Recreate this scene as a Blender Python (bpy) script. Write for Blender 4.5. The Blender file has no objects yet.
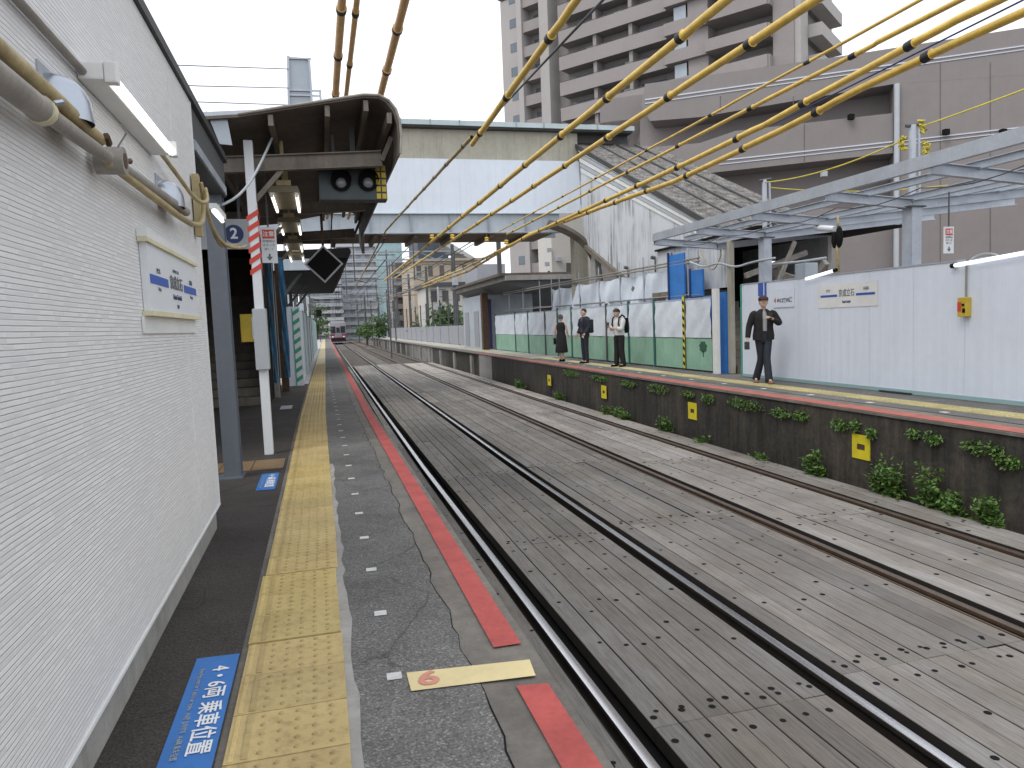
import bpy, bmesh, math, random
from mathutils import Vector, Matrix, noise
random.seed(7)
PI = math.pi
R = math.radians
col = bpy.context.scene.collection
# ------------------------------------------------------------------ camera frame
F = 725.0; ROLL = .04; CAMZ = 2.35; VP = (319.0, 331.0)
_y = Vector(((VP[0]-512)/F, -(VP[1]-384)/F, -1)).normalized()
_t = (-ROLL*_y.x + _y.y)/-_y.z
_u = Vector((-ROLL, 1, _t)).normalized()
_x = _y.cross(_u)
M3 = Matrix((_x, _y, _u))            # camera space -> world
CAM = Vector((0, 0, CAMZ))
def ray(u, v): return M3 @ Vector(((u-512)/F, -(v-384)/F, -1))
def onX(u, v, x): r = ray(u, v); return CAM + r*(x/r.x)
def onY(u, v, y): r = ray(u, v); return CAM + r*(y/r.y)
def onZ(u, v, z): r = ray(u, v); return CAM + r*((z-CAMZ)/r.z)
def onP(u, v, P, n): r = ray(u, v); return CAM + r*((P-CAM).dot(n)/r.dot(n))
# ------------------------------------------------------------------ materials
def newmat(name):
    m = bpy.data.materials.new(name); m.use_nodes = True
    nt = m.node_tree; b = nt.nodes['Principled BSDF']
    return m, nt, b
def nd(nt, t, **k):
    n = nt.nodes.new(t)
    for a, v in k.items(): setattr(n, a, v)
    return n
def ramp(nt, fac, stops):
    r = nd(nt, 'ShaderNodeValToRGB'); nt.links.new(fac, r.inputs[0])
    e = r.color_ramp.elements
    while len(e) < len(stops): e.new(.5)
    for i, (p, c) in enumerate(stops):
        e[i].position = p; e[i].color = (c if len(c) == 4 else (*c, 1))
    return r.outputs[0]
def mul(nt, a, b, fac=1., mode='MULTIPLY'):
    x = nd(nt, 'ShaderNodeMix', data_type='RGBA', blend_type=mode)
    for s, v in ((0, fac), (6, a), (7, b)):
        if hasattr(v, 'node'): nt.links.new(v, x.inputs[s])
        elif s == 0: x.inputs[s].default_value = v
        else: x.inputs[s].default_value = (*v, 1)
    return x.outputs[2]
def coords(nt, scale=(1, 1, 1)):
    tc = nd(nt, 'ShaderNodeTexCoord'); mp = nd(nt, 'ShaderNodeMapping')
    mp.inputs['Scale'].default_value = scale
    nt.links.new(tc.outputs['Object'], mp.inputs[0]); return mp.outputs[0]
def nz(nt, vec, scale, detail=5, rough=.6):
    n = nd(nt, 'ShaderNodeTexNoise'); n.inputs['Scale'].default_value = scale
    n.inputs['Detail'].default_value = detail; n.inputs['Roughness'].default_value = rough
    nt.links.new(vec, n.inputs['Vector']); return n.outputs[0]
def bump(nt, b, h, strength=.3, dist=.01):
    bp = nd(nt, 'ShaderNodeBump'); bp.inputs['Strength'].default_value = strength
    bp.inputs['Distance'].default_value = dist
    nt.links.new(h, bp.inputs['Height']); nt.links.new(bp.outputs[0], b.inputs['Normal'])
def pm(name, c, rough=.6, var=.18, scale=3., metal=0., bmp=0., bscale=40., streak=0., dirt=None, attr=False, stretch=(1, 1, 1), emit=0., spec=.5):
    """general surface: base colour broken up by two noises, optional vertical dirt streaks"""
    m, nt, b = newmat(name)
    v = coords(nt, stretch)
    n1 = nz(nt, v, scale); lo = 1-var; hi = 1+var*.6
    out = mul(nt, c, ramp(nt, n1, [(.3, (lo, lo, lo)), (.7, (hi, hi, hi))]))
    n2 = nz(nt, v, scale*9, 4)
    out = mul(nt, out, ramp(nt, n2, [(.3, (1-var*.5,)*3), (.7, (1+var*.3,)*3)]))
    if streak:
        sv = coords(nt, (5, 5, .35)); n3 = nz(nt, sv, 1.6, 8, .7)
        msk = ramp(nt, n3, [(.5, (0, 0, 0)), (.72, (1, 1, 1))])
        out2 = mul(nt, out, dirt or (.3, .28, .25))
        x = nd(nt, 'ShaderNodeMix', data_type='RGBA'); mm = nd(nt, 'ShaderNodeMath', operation='MULTIPLY')
        nt.links.new(msk, mm.inputs[0]); mm.inputs[1].default_value = streak
        nt.links.new(mm.outputs[0], x.inputs[0]); nt.links.new(out, x.inputs[6]); nt.links.new(out2, x.inputs[7])
        out = x.outputs[2]
    if attr:
        a = nd(nt, 'ShaderNodeAttribute', attribute_name='Col'); out = mul(nt, out, a.outputs['Color'])
    nt.links.new(out, b.inputs['Base Color'])
    b.inputs['Roughness'].default_value = rough; b.inputs['Metallic'].default_value = metal
    b.inputs['Specular IOR Level'].default_value = spec
    if emit:
        b.inputs['Emission Color'].default_value = (*c, 1); b.inputs['Emission Strength'].default_value = emit
    if bmp: bump(nt, b, nz(nt, v, bscale, 5), bmp)
    return m
MT = {}
def mk(k, *a, **kw): MT[k] = pm(k, *a, **kw)
mk('white_paint', (.74, .75, .74), .5, .07)
mk('hoarding_white', (.70, .76, .86), .38, .05, .7, streak=.16, dirt=(.72, .70, .66))
mk('grey_paint', (.27, .31, .35), .45, .12, 2, streak=.3, dirt=(.6, .56, .5))
mk('galv', (.42, .46, .52), .45, .14, 3, metal=.25, streak=.3, dirt=(.7, .66, .6))
mk('pale_steel', (.40, .45, .50), .45, .12, 2, streak=.35, dirt=(.6, .55, .5))
mk('column_grey', (.14, .16, .19), .45, .12, 2, streak=.3, dirt=(.6, .55, .5))
mk('dark_grey', (.045, .048, .052), .5, .2, spec=.25)
mk('ink_red_faded', (.62, .27, .20), .7, .15, 20)
mk('post_green', (.03, .12, .11), .5, .15)
mk('lamp_olive', (.20, .17, .11), .6, .2)
mk('tower_parapet', (.275, .25, .245), .8, .06, .2)
mk('tower_recess', (.27, .25, .245), .8, .15, .5)
mk('black', (.010, .010, .010), .75, .2, spec=.12)
mk('dark_brown', (.13, .108, .088), .75, .3, 2, streak=.4)
mk('brown_beam', (.19, .165, .135), .7, .25, 3, streak=.5)
mk('concrete', (.34, .33, .31), .85, .25, 1.2, bmp=.3, streak=.5, dirt=(.45, .42, .38))
mk('pale_concrete', (.46, .46, .45), .85, .2, 1.2, bmp=.2, streak=.3)
mk('coping', (.18, .165, .145), .9, .35, 2.5, bmp=.4, bscale=60)
mk('red_paint', (.45, .085, .075), .75, .22, 4, bmp=.2, bscale=80)
mk('far_red', (.42, .13, .10), .8, .25, 4)
mk('sticker_yellow', (.72, .60, .32), .6, .08, 6)
mk('white_mark', (.62, .62, .60), .7, .2, 9)
mk('blue_sticker', (.03, .17, .50), .45, .12, 5)
mk('ink_white', (.78, .80, .82), .6, .05)
mk('ink_blue', (.015, .03, .13), .5, .05)
mk('sign_blue', (.035, .10, .42), .5, .05)
mk('ink_grey', (.12, .13, .15), .6, .05)
mk('ink_red', (.60, .06, .04), .6, .05)
mk('sign_white', (.70, .73, .76), .35, .04)
mk('sign_grey', (.42, .45, .48), .4, .06)
mk('frame_yellow', (.66, .62, .42), .6, .12)
mk('hose_beige', (.42, .34, .18), .65, .28, 9, bmp=.2)
mk('conduit', (.29, .27, .24), .6, .25, 6)
mk('stainless', (.40, .44, .50), .28, .08, 4, metal=.75)
mk('rust', (.09, .05, .03), .85, .4, 8, bmp=.4)
mk('cable_yellow', (.70, .48, .10), .45, .2, 6)
mk('cable_orange', (.58, .37, .16), .5, .2, 6)
mk('cable_black', (.02, .02, .022), .6, .2)
mk('cable_grey', (.10, .11, .12), .6, .2)
mk('rope_yellow', (.60, .50, .06), .7, .15)
mk('bright_yellow', (.68, .58, .02), .6, .12)
mk('box_yellow', (.55, .40, .04), .6, .15)
mk('green_panel', (.27, .47, .35), .6, .15, 1.5, streak=.2)
mk('green_stripe', (.05, .36, .24), .6, .12)
mk('tarp_white', (.68, .75, .84), .42, .10, 2, bmp=.5, bscale=5)
mk('tarp_pale', (.68, .74, .81), .45, .12, 2, bmp=.4, bscale=4)
mk('blue_panel', (.02, .18, .55), .5, .2, 3)
mk('blue_tarp', (.04, .17, .32), .5, .3, 7, bmp=.5, bscale=12)
mk('tree_logo', (.03, .10, .06), .6, .1)
mk('bldg_brown', (.225, .203, .20), .8, .08, .25, streak=.2, dirt=(.8, .78, .76))
mk('tower_brown', (.27, .245, .24), .8, .08, .2)
mk('tower_light', (.37, .35, .34), .8, .06, .2)
mk('recess', (.11, .10, .10), .7, .2, .5)
mk('glass', (.10, .13, .16), .12, .2, .4, spec=.8)
mk('glass_pale', (.32, .37, .42), .15, .1, .4, spec=.8)
mk('white_stripe', (.52, .55, .62), .5, .05)
mk('bridge_white', (.64, .70, .78), .5, .06, .4, streak=.18, dirt=(.5, .5, .5))
mk('bridge_beige', (.40, .385, .32), .8, .15, .8, streak=.35)
mk('bridge_roof', (.42, .50, .52), .5, .15, 1)
mk('bridge_dark', (.055, .055, .055), .7, .25)
mk('soffit_rust', (.20, .15, .11), .8, .3, 2)
mk('stair_roof', (.20, .19, .18), .85, .75, 4.5, bmp=.5, bscale=9, streak=.5)
mk('skin', (.60, .40, .31), .55, .06)
mk('hair', (.02, .017, .015), .6, .3, 20)
mk('navy', (.018, .022, .035), .75, .25, 12)
mk('black_cloth', (.013, .012, .013), .85, .3, 12)
mk('denim', (.018, .022, .034), .8, .25, 14)
mk('maroon_cap', (.045, .018, .02), .7, .2)
mk('shirt_white', (.66, .66, .66), .75, .1, 9)
mk('shoe_tan', (.22, .12, .09), .6, .1)
mk('leaf', (.10, .20, .04), .6, .35, 12, attr=True)
mk('stem', (.10, .12, .04), .7, .3, 12)
mk('beige_wall', (.44, .37, .28), .8, .12, .3)
mk('cream_wall', (.56, .54, .50), .8, .08, .3)
mk('pale_wall', (.44, .45, .47), .8, .08, .1)
mk('far_grey', (.30, .31, .34), .8, .08, .1)
mk('slate_roof', (.055, .07, .09), .6, .15, .5)
mk('glass_green', (.30, .45, .46), .3, .1, .3)
mk('train_white', (.30, .29, .31), .35, .06)
mk('train_red', (.22, .05, .07), .35, .06)
mk('train_dark', (.02, .022, .035), .3, .1)
mk('steel_dark', (.075, .08, .085), .6, .2, 1)
mk('tree_green', (.06, .12, .03), .7, .4, 5, attr=True)
mk('trunk_brown', (.10, .08, .06), .9, .3, 6)
mk('wood_attr', (1., 1., 1.), .8, .2, 3, attr=True)
def emat(k, c, s):
    m, nt, b = newmat(k); b.inputs['Base Color'].default_value = (.8, .8, .8, 1)
    b.inputs['Emission Color'].default_value = (*c, 1); b.inputs['Emission Strength'].default_value = s; MT[k] = m
emat('tube_lit', (1, .98, .92), 1.7)
emat('tube_white', (.95, .97, 1), .9)
emat('headlight', (1, .95, .85), .3)

# siding: narrow split-stone courses, pressed relief
def siding():
    m, nt, b = newmat('siding')
    tc = nd(nt, 'ShaderNodeTexCoord'); sp = nd(nt, 'ShaderNodeSeparateXYZ'); nt.links.new(tc.outputs['Object'], sp.inputs[0])
    def ma(op, a, c=None, d=None):
        n = nd(nt, 'ShaderNodeMath', operation=op)
        for i, v in enumerate((a, c, d)):
            if v is None: continue
            if hasattr(v, 'node'): nt.links.new(v, n.inputs[i])
            else: n.inputs[i].default_value = v
        return n.outputs[0]
    wob = nz(nt, tc.outputs['Object'], 6, 3)
    zr = ma('MULTIPLY_ADD', wob, .22, ma('DIVIDE', sp.outputs[2], .0155)); row = ma('FLOOR', zr); fr = ma('FRACT', zr)
    cb = nd(nt, 'ShaderNodeCombineXYZ'); nt.links.new(ma('MULTIPLY_ADD', row, 7.31, ma('MULTIPLY', sp.outputs[1], 9.)), cb.inputs[0]); nt.links.new(ma('MULTIPLY', row, 3.7), cb.inputs[1])
    vo = nd(nt, 'ShaderNodeTexVoronoi'); vo.inputs['Scale'].default_value = 1.; nt.links.new(cb.outputs[0], vo.inputs['Vector']); sc_ = nd(nt, 'ShaderNodeSeparateColor'); nt.links.new(vo.outputs['Color'], sc_.inputs[0]); dash = sc_.outputs[0]
    gro = ramp(nt, fr, [(.0, (0, 0, 0)), (.16, (1, 1, 1)), (.86, (.9, .9, .9)), (1., (.1, .1, .1))])
    fine = nz(nt, tc.outputs['Object'], 90, 4); big = nz(nt, tc.outputs['Object'], 1.2, 5)
    h = ma('MULTIPLY', gro, ma('MULTIPLY_ADD', dash, 1.1, .3)); h = ma('MULTIPLY_ADD', fine, .25, h)
    o = mul(nt, (.76, .765, .77), ramp(nt, gro, [(.0, (.90, .90, .905)), (.7, (1, 1, 1))])); o = mul(nt, o, ramp(nt, dash, [(0, (.90, .90, .905)), (1, (1.03, 1.03, 1.03))])); o = mul(nt, o, ramp(nt, big, [(.25, (.94, .935, .93)), (.7, (1.02, 1.02, 1.02))]))
    nt.links.new(o, b.inputs['Base Color']); b.inputs['Roughness'].default_value = .55
    bump(nt, b, h, .8, .0038); MT['siding'] = m
siding()
def asphalt(name, base, fleck, patchy, scale=1.):
    m, nt, b = newmat(name); v = coords(nt)
    big = nz(nt, v, .55, 6, .65); mid = nz(nt, v, 3.2, 6, .7); fine = nz(nt, v, 95*scale, 2, .8)
    vo = nd(nt, 'ShaderNodeTexVoronoi'); vo.inputs['Scale'].default_value = 85*scale; nt.links.new(v, vo.inputs['Vector'])
    o = mul(nt, base, ramp(nt, big, [(.32, (1-patchy,)*3), (.5, (1, 1, 1)), (.68, (1+patchy*.6,)*3)]))
    o = mul(nt, o, ramp(nt, mid, [(.3, (1-patchy*.8,)*3), (.7, (1+patchy*.4,)*3)]))
    vf = nd(nt, 'ShaderNodeTexVoronoi'); vf.inputs['Scale'].default_value = 150*scale; nt.links.new(v, vf.inputs['Vector']); sf = nd(nt, 'ShaderNodeSeparateColor'); nt.links.new(vf.outputs['Color'], sf.inputs[0])
    o = mul(nt, o, ramp(nt, sf.outputs[0], [(.0, (.62,)*3), (.45, (.92,)*3), (.8, (1.1,)*3), (1., (1+fleck*1.6,)*3)]))
    o = mul(nt, o, ramp(nt, fine, [(.36, (.8,)*3), (.5, (1,)*3), (.62, (1.15,)*3)]))
    # hairline cracks
    dn = nz(nt, v, 2.2, 5, .6); mx = nd(nt, 'ShaderNodeVectorMath', operation='MULTIPLY_ADD')
    nt.links.new(dn, mx.inputs[0]); mx.inputs[1].default_value = (.35, .35, 0); nt.links.new(v, mx.inputs[2])
    vc = nd(nt, 'ShaderNodeTexVoronoi', feature='DISTANCE_TO_EDGE'); vc.inputs['Scale'].default_value = 1.1; nt.links.new(mx.outputs[0], vc.inputs['Vector'])
    o = mul(nt, o, ramp(nt, vc.outputs['Distance'], [(.0, (.55,)*3), (.004, (.75,)*3), (.009, (1,)*3)]))
    nt.links.new(o, b.inputs['Base Color']); b.inputs['Roughness'].default_value = .88
    bump(nt, b, vo.outputs['Distance'], .55, .006); MT[name] = m
asphalt('asphalt', (.150, .146, .14), .5, .30)
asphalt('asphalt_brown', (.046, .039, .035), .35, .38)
asphalt('ballast_gravel', (.13, .11, .095), .7, .3, .25)
def woodmat():
    m, nt, b = newmat('deck_wood'); v = coords(nt, (34, 1.1, 1))
    a = nd(nt, 'ShaderNodeAttribute', attribute_name='Col')
    g = nz(nt, v, 1.6, 8, .72); v2 = coords(nt, (1, 1, 1)); g2 = nz(nt, v2, 1.1, 5); v3 = coords(nt, (90, 5, 1)); g3 = nz(nt, v3, 1.4, 5, .7)
    o = mul(nt, a.outputs['Color'], ramp(nt, g, [(.28, (.55, .52, .50)), (.5, (1, 1, 1)), (.72, (1.32, 1.31, 1.28))]))
    o = mul(nt, o, ramp(nt, g2, [(.3, (.80, .76, .70)), (.65, (1.1, 1.1, 1.1))]))
    o = mul(nt, o, ramp(nt, g3, [(.3, (.66, .64, .62)), (.48, (1, 1, 1)), (.8, (1.1, 1.1, 1.1))]))
    nt.links.new(o, b.inputs['Base Color']); b.inputs['Roughness'].default_value = .8
    bump(nt, b, g3, .35, .004); MT['deck_wood'] = m
woodmat()
def tactile():
    m, nt, b = newmat('tactile_yellow'); v = coords(nt)
    a = nd(nt, 'ShaderNodeAttribute', attribute_name='Col')
    n = nz(nt, v, 2.3, 7, .7); n2 = nz(nt, v, 26, 5, .7)
    o = mul(nt, a.outputs['Color'], ramp(nt, n, [(.28, (.80, .77, .73)), (.6, (1.04, 1.04, 1.04))]))
    o = mul(nt, o, ramp(nt, n2, [(.3, (.74, .72, .70)), (.5, (1, 1, 1)), (.75, (1.08, 1.08, 1.1))]))
    nt.links.new(o, b.inputs['Base Color']); b.inputs['Roughness'].default_value = .6
    bump(nt, b, n2, .2, .003); MT['tactile_yellow'] = m
tactile()
def railtop():
    m, nt, b = newmat('rail_shiny'); b.inputs['Base Color'].default_value = (.62, .62, .64, 1)
    b.inputs['Metallic'].default_value = 1; b.inputs['Roughness'].default_value = .24; MT['rail_shiny'] = m
railtop()
mk('rail_rusty', (.10, .065, .045), .6, .3, 8, metal=.2)
mk('rail_dark', (.022, .017, .014), .7, .3, 8)
mk('rail_dull', (.17, .13, .105), .45, .25, 6, metal=.6)
def wallR():
    m, nt, b = newmat('platform_wall_dark'); v = coords(nt); sv = coords(nt, (4, 4, .45))
    n = nz(nt, v, .8, 6, .65); s = nz(nt, sv, 1.4, 8, .72); f = nz(nt, v, 14, 5)
    o = mul(nt, (.040, .036, .031), ramp(nt, n, [(.3, (.55, .52, .5)), (.52, (1, 1, 1)), (.72, (1.7, 1.6, 1.45))]))
    o = mul(nt, o, ramp(nt, s, [(.3, (.45, .42, .4)), (.5, (1, 1, 1)), (.75, (1.9, 1.8, 1.6))]))
    o = mul(nt, o, ramp(nt, f, [(.3, (.7, .7, .7)), (.7, (1.2, 1.2, 1.2))]))
    nt.links.new(o, b.inputs['Base Color']); b.inputs['Roughness'].default_value = .9
    bump(nt, b, f, .5, .02); MT['platform_wall_dark'] = m
wallR()
def stained():
    m, nt, b = newmat('stair_side'); v = coords(nt); sv = coords(nt, (6, 6, .3)); sv2 = coords(nt, (22, 22, .5))
    n = nz(nt, v, .45, 4); s = nz(nt, sv, 1.3, 8, .75); s2 = nz(nt, sv2, 1.2, 6, .7); big = nz(nt, v, .55, 3)
    o = mul(nt, (.64, .67, .71), ramp(nt, n, [(.3, (.88, .88, .87)), (.7, (1.05, 1.05, 1.05))]))
    o = mul(nt, o, ramp(nt, s2, [(.42, (1, 1, 1)), (.75, (.84, .83, .81))]))
    x = nd(nt, 'ShaderNodeMath', operation='MULTIPLY'); nt.links.new(ramp(nt, s, [(.47, (0, 0, 0)), (.62, (1, 1, 1))]), x.inputs[0]); nt.links.new(ramp(nt, big, [(.42, (0, 0, 0)), (.60, (1, 1, 1))]), x.inputs[1])
    mx = nd(nt, 'ShaderNodeMix', data_type='RGBA'); nt.links.new(x.outputs[0], mx.inputs[0]); nt.links.new(o, mx.inputs[6]); mx.inputs[7].default_value = (.09, .09, .095, 1)
    nt.links.new(mx.outputs[2], b.inputs['Base Color']); b.inputs['Roughness'].default_value = .7; MT['stair_side'] = m
stained()
# ------------------------------------------------------------------ mesh builder
def bend(x, y): return x + .008*max(0., y-12.)
class MB:
    def __init__(s, mat='grey_paint'):
        s.v = []; s.f = []; s.mi = []; s.c = []; s.mats = [mat]; s.cm = 0; s.cc = (1, 1, 1); s.T = None; s.usec = False
    def mat(s, k):
        if k not in s.mats: s.mats.append(k)
        s.cm = s.mats.index(k); return s
    def color(s, c): s.cc = c; s.usec = True; return s
    def add(s, vs, fs):
        o = len(s.v)
        for p in vs:
            p = Vector(p); s.v.append(s.T @ p if s.T is not None else p)
        for q in fs: s.f.append([o+i for i in q]); s.mi.append(s.cm); s.c.append(s.cc)
        return s
    def box(s, x0, x1, y0, y1, z0, z1):
        x0, x1 = sorted((x0, x1)); y0, y1 = sorted((y0, y1)); z0, z1 = sorted((z0, z1))
        return s.add([(x0,y0,z0),(x1,y0,z0),(x1,y1,z0),(x0,y1,z0),(x0,y0,z1),(x1,y0,z1),(x1,y1,z1),(x0,y1,z1)],
                     [(0,3,2,1),(4,5,6,7),(0,1,5,4),(1,2,6,5),(2,3,7,6),(3,0,4,7)])
    def bev(s, x0, x1, y0, y1, z0, z1, b=.01):
        """box with its vertical-and-horizontal edges broken by a small chamfer"""
        bm = bmesh.new(); bmesh.ops.create_cube(bm, size=1)
        for v in bm.verts: v.co = Vector(((x0+x1)/2+v.co.x*abs(x1-x0), (y0+y1)/2+v.co.y*abs(y1-y0), (z0+z1)/2+v.co.z*abs(z1-z0)))
        bmesh.ops.bevel(bm, geom=list(bm.edges), offset=b, segments=2, affect='EDGES', profile=.6)
        bm.verts.index_update(); s.add([v.co.copy() for v in bm.verts], [[v.index for v in f.verts] for f in bm.faces]); bm.free(); return s
    def beam(s, a, b, w, h, up=(0, 0, 1)):
        a = Vector(a); b = Vector(b); d = (b-a).normalized(); u = Vector(up)
        if abs(d.dot(u)) > .95: u = Vector((0, 1, 0))
        r = d.cross(u).normalized(); u = r.cross(d)
        vs = [p + r*sx*w/2 + u*sz*h/2 for p in (a, b) for sx, sz in ((-1,-1),(1,-1),(1,1),(-1,1))]
        return s.add(vs, [(0,1,2,3),(7,6,5,4),(0,4,5,1),(1,5,6,2),(2,6,7,3),(3,7,4,0)])
    def ibeam(s, a, b, w, h, t=.012, up=(0, 0, 1)):
        a = Vector(a); b = Vector(b); d = (b-a).normalized(); u = Vector(up)
        if abs(d.dot(u)) > .95: u = Vector((0, 1, 0))
        r = d.cross(u).normalized(); u = r.cross(d)
        s.beam(a+u*(h/2-t/2), b+u*(h/2-t/2), w, t, u); s.beam(a-u*(h/2-t/2), b-u*(h/2-t/2), w, t, u)
        return s.beam(a, b, t, h-2*t-.002, u)
    def tube(s, pts, r, n=8, cap=True):
        pts = [Vector(p) for p in pts]; rs = r if isinstance(r, (list, tuple)) else [r]*len(pts)
        vs = []; fs = []; ref = None
        for i, p in enumerate(pts):
            d = (pts[min(i+1, len(pts)-1)]-pts[max(i-1, 0)]).normalized()
            if ref is None: ref = Vector((0,0,1)) if abs(d.z) < .9 else Vector((1,0,0))
            x = d.cross(ref).normalized(); y = x.cross(d); ref = y
            for k in range(n):
                a = 2*PI*k/n; vs.append(p + (x*math.cos(a)+y*math.sin(a))*rs[i])
        for i in range(len(pts)-1):
            for k in range(n): fs.append((i*n+k, i*n+(k+1)%n, (i+1)*n+(k+1)%n, (i+1)*n+k))
        if cap: fs.append(tuple(range(n))[::-1]); fs.append(tuple((len(pts)-1)*n+k for k in range(n)))
        return s.add(vs, fs)
    def cyl(s, a, b, r0, r1=None, n=12): return s.tube([a, b], [r0, r0 if r1 is None else r1], n)
    def prism(s, poly, d):
        """poly: 3D points of a planar outline; d: extrusion vector"""
        d = Vector(d); n = len(poly); P = [Vector(p) for p in poly]
        return s.add(P+[p+d for p in P], [tuple(range(n))[::-1], tuple(range(n, 2*n))]+[(i, (i+1)%n, n+(i+1)%n, n+i) for i in range(n)])
    def ball(s, c, r, seg=12, rings=8):
        c = Vector(c); r = r if isinstance(r, (tuple, list)) else (r, r, r); vs = [c+Vector((0,0,r[2]))]; fs = []
        for i in range(1, rings):
            t = PI*i/rings
            for k in range(seg):
                a = 2*PI*k/seg; vs.append(c+Vector((r[0]*math.sin(t)*math.cos(a), r[1]*math.sin(t)*math.sin(a), r[2]*math.cos(t))))
        vs.append(c-Vector((0,0,r[2])))
        for k in range(seg): fs.append((0, 1+k, 1+(k+1)%seg))
        for i in range(rings-2):
            for k in range(seg):
                a = 1+i*seg+k; b_ = 1+i*seg+(k+1)%seg; fs.append((a, a+seg, b_+seg, b_))
        L = len(vs)-1
        for k in range(seg): fs.append((L, L-seg+(k+1)%seg, L-seg+k))
        return s.add(vs, fs)
    def strip(s, x0, x1, y0, y1, z, step=6.):
        """long flat sheet following the slight bend of the line"""
        ys = [y0]; y = y0
        while y < y1-1e-6: y = min(y1, y+step) if not (y < 12 < y+step and y1 > 12) else 12.; ys.append(y)
        vs = []
        for y in ys: vs += [(bend(x0, y), y, z), (bend(x1, y), y, z)]
        return s.add(vs, [(2*i, 2*i+1, 2*i+3, 2*i+2) for i in range(len(ys)-1)])
    def run(s, prof, y0, y1, step=8.):
        """closed x,z profile swept along the line"""
        ys = [y0]; y = y0
        while y < y1-1e-6: y = min(y1, y+step) if not (y < 12 < y+step and y1 > 12) else 12.; ys.append(y)
        n = len(prof); vs = []
        for y in ys: vs += [(bend(x, y), y, z) for x, z in prof]
        fs = [tuple(range(n)), tuple((len(ys)-1)*n+k for k in range(n))[::-1]]
        for i in range(len(ys)-1):
            for k in range(n): fs.append((i*n+(k+1)%n, i*n+k, (i+1)*n+k, (i+1)*n+(k+1)%n))
        return s.add(vs, fs)
    def build(s, name, parent=None, world=True, smooth=False, label=None):
        me = bpy.data.meshes.new(name)
        vs = s.v
        if parent is not None and world:
            inv = wm(parent).inverted(); vs = [inv @ v for v in vs]
        me.from_pydata([tuple(v) for v in vs], [], s.f)
        for k in s.mats: me.materials.append(MT[k])
        me.polygons.foreach_set('material_index', s.mi)
        if smooth is not False:
            me.polygons.foreach_set('use_smooth', [True]*len(s.f))
            if smooth is not True: me.set_sharp_from_angle(angle=R(smooth))
        if s.usec:
            ca = me.color_attributes.new('Col', 'FLOAT_COLOR', 'CORNER'); buf = []
            for p, c in zip(me.polygons, s.c):
                for _ in range(p.loop_total): buf += [c[0], c[1], c[2], 1.]
            ca.data.foreach_set('color', buf)
        me.validate(); me.update()
        o = bpy.data.objects.new(name, me); col.objects.link(o)
        if parent is not None: o.parent = parent
        if label: o['label'] = label
        return o
def smooth(pts, n=3):
    P = [Vector(p) for p in pts]
    for _ in range(n):
        Q = [P[0]]
        for i in range(len(P)-1): Q += [P[i].lerp(P[i+1], .25), P[i].lerp(P[i+1], .75)]
        P = Q+[P[-1]]
    return P
def wm(o):
    m = Matrix.Translation(o.location) @ o.rotation_euler.to_matrix().to_4x4() @ Matrix.Diagonal((*o.scale, 1))
    return wm(o.parent) @ m if o.parent else m
def tag(o, label=None, cat=None, group=None, kind=None):
    for k, v in (('label', label), ('category', cat), ('group', group), ('kind', kind)):
        if v: o[k] = v
    return o
def thing(name, label, cat, loc=(0, 0, 0), rz=0, group=None):
    o = bpy.data.objects.new(name, None); col.objects.link(o); o.empty_display_size = .2
    o.location = loc; o.rotation_euler = (0, 0, rz); return tag(o, label, cat, group)
def struct(mb, name, label=None, smooth=False): return tag(mb.build(name, smooth=smooth), label, None, None, 'structure')
def dup(root, loc, rz=None, label=None, group=None):
    r = root.copy(); col.objects.link(r); r.location = loc
    if rz is not None: r.rotation_euler = (0, 0, rz)
    if label: r['label'] = label
    if group: r['group'] = group
    for ch in list(root.children):
        c = ch.copy(); col.objects.link(c); c.parent = r
        for g in list(ch.children):
            d = g.copy(); col.objects.link(d); d.parent = c
    return r
def text(s, size, name, mat, o, xd, yd, parent=None, sx=1., bold=0., align='CENTER', ex=.0008):
    """writing as a thin mesh; o = centre, xd reading direction, yd up direction of the letters"""
    cu = bpy.data.curves.new('txt', 'FONT'); cu.body = s; cu.size = size; cu.align_x = align; cu.align_y = 'CENTER'
    cu.extrude = ex; cu.offset = bold; cu.resolution_u = 3
    t = bpy.data.objects.new('txt', cu); col.objects.link(t)
    dg = bpy.context.evaluated_depsgraph_get(); dg.update()
    me = bpy.data.meshes.new_from_object(t.evaluated_get(dg)); bpy.data.objects.remove(t); bpy.data.curves.remove(cu)
    xd = Vector(xd).normalized(); yd = Vector(yd).normalized(); n = xd.cross(yd)
    T = Matrix(((xd.x*sx, yd.x, n.x, o[0]), (xd.y*sx, yd.y, n.y, o[1]), (xd.z*sx, yd.z, n.z, o[2]), (0, 0, 0, 1)))
    if parent is not None: T = wm(parent).inverted() @ T
    me.transform(T); me.materials.clear(); me.materials.append(MT[mat]); me.name = name
    ob = bpy.data.objects.new(name, me); col.objects.link(ob)
    if parent is not None: ob.parent = parent
    return ob
# ================================================================== SETTING
PL = 1.0      # platform height above the rail tops
m = MB('ballast_gravel'); m.add([(-300,-40,-.34),(420,-40,-.34),(420,700,-.34),(-300,700,-.34)], [(0,1,2,3)]); struct(m, 'ground')
m = MB('black'); m.strip(.9, 6.94, .3, 48., -.16); struct(m, 'track_bed')  # black sheet under the planks, stands in for the shade in the gaps
m = MB('ballast_gravel'); m.run([(.9,-.34),(.9,-.17),(9.2,-.17),(9.6,-.34)], 48.01, 240); struct(m, 'track_bed')
m = MB('coping'); rs = random.Random(4)
for i in range(60):
    y = 48.4+i*.72
    for cx in (2.29, 5.51): x = bend(cx, y); m.box(x-1.2, x+1.2, y, y+.24, -.17, -.10)
struct(m, 'track_bed')
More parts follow.
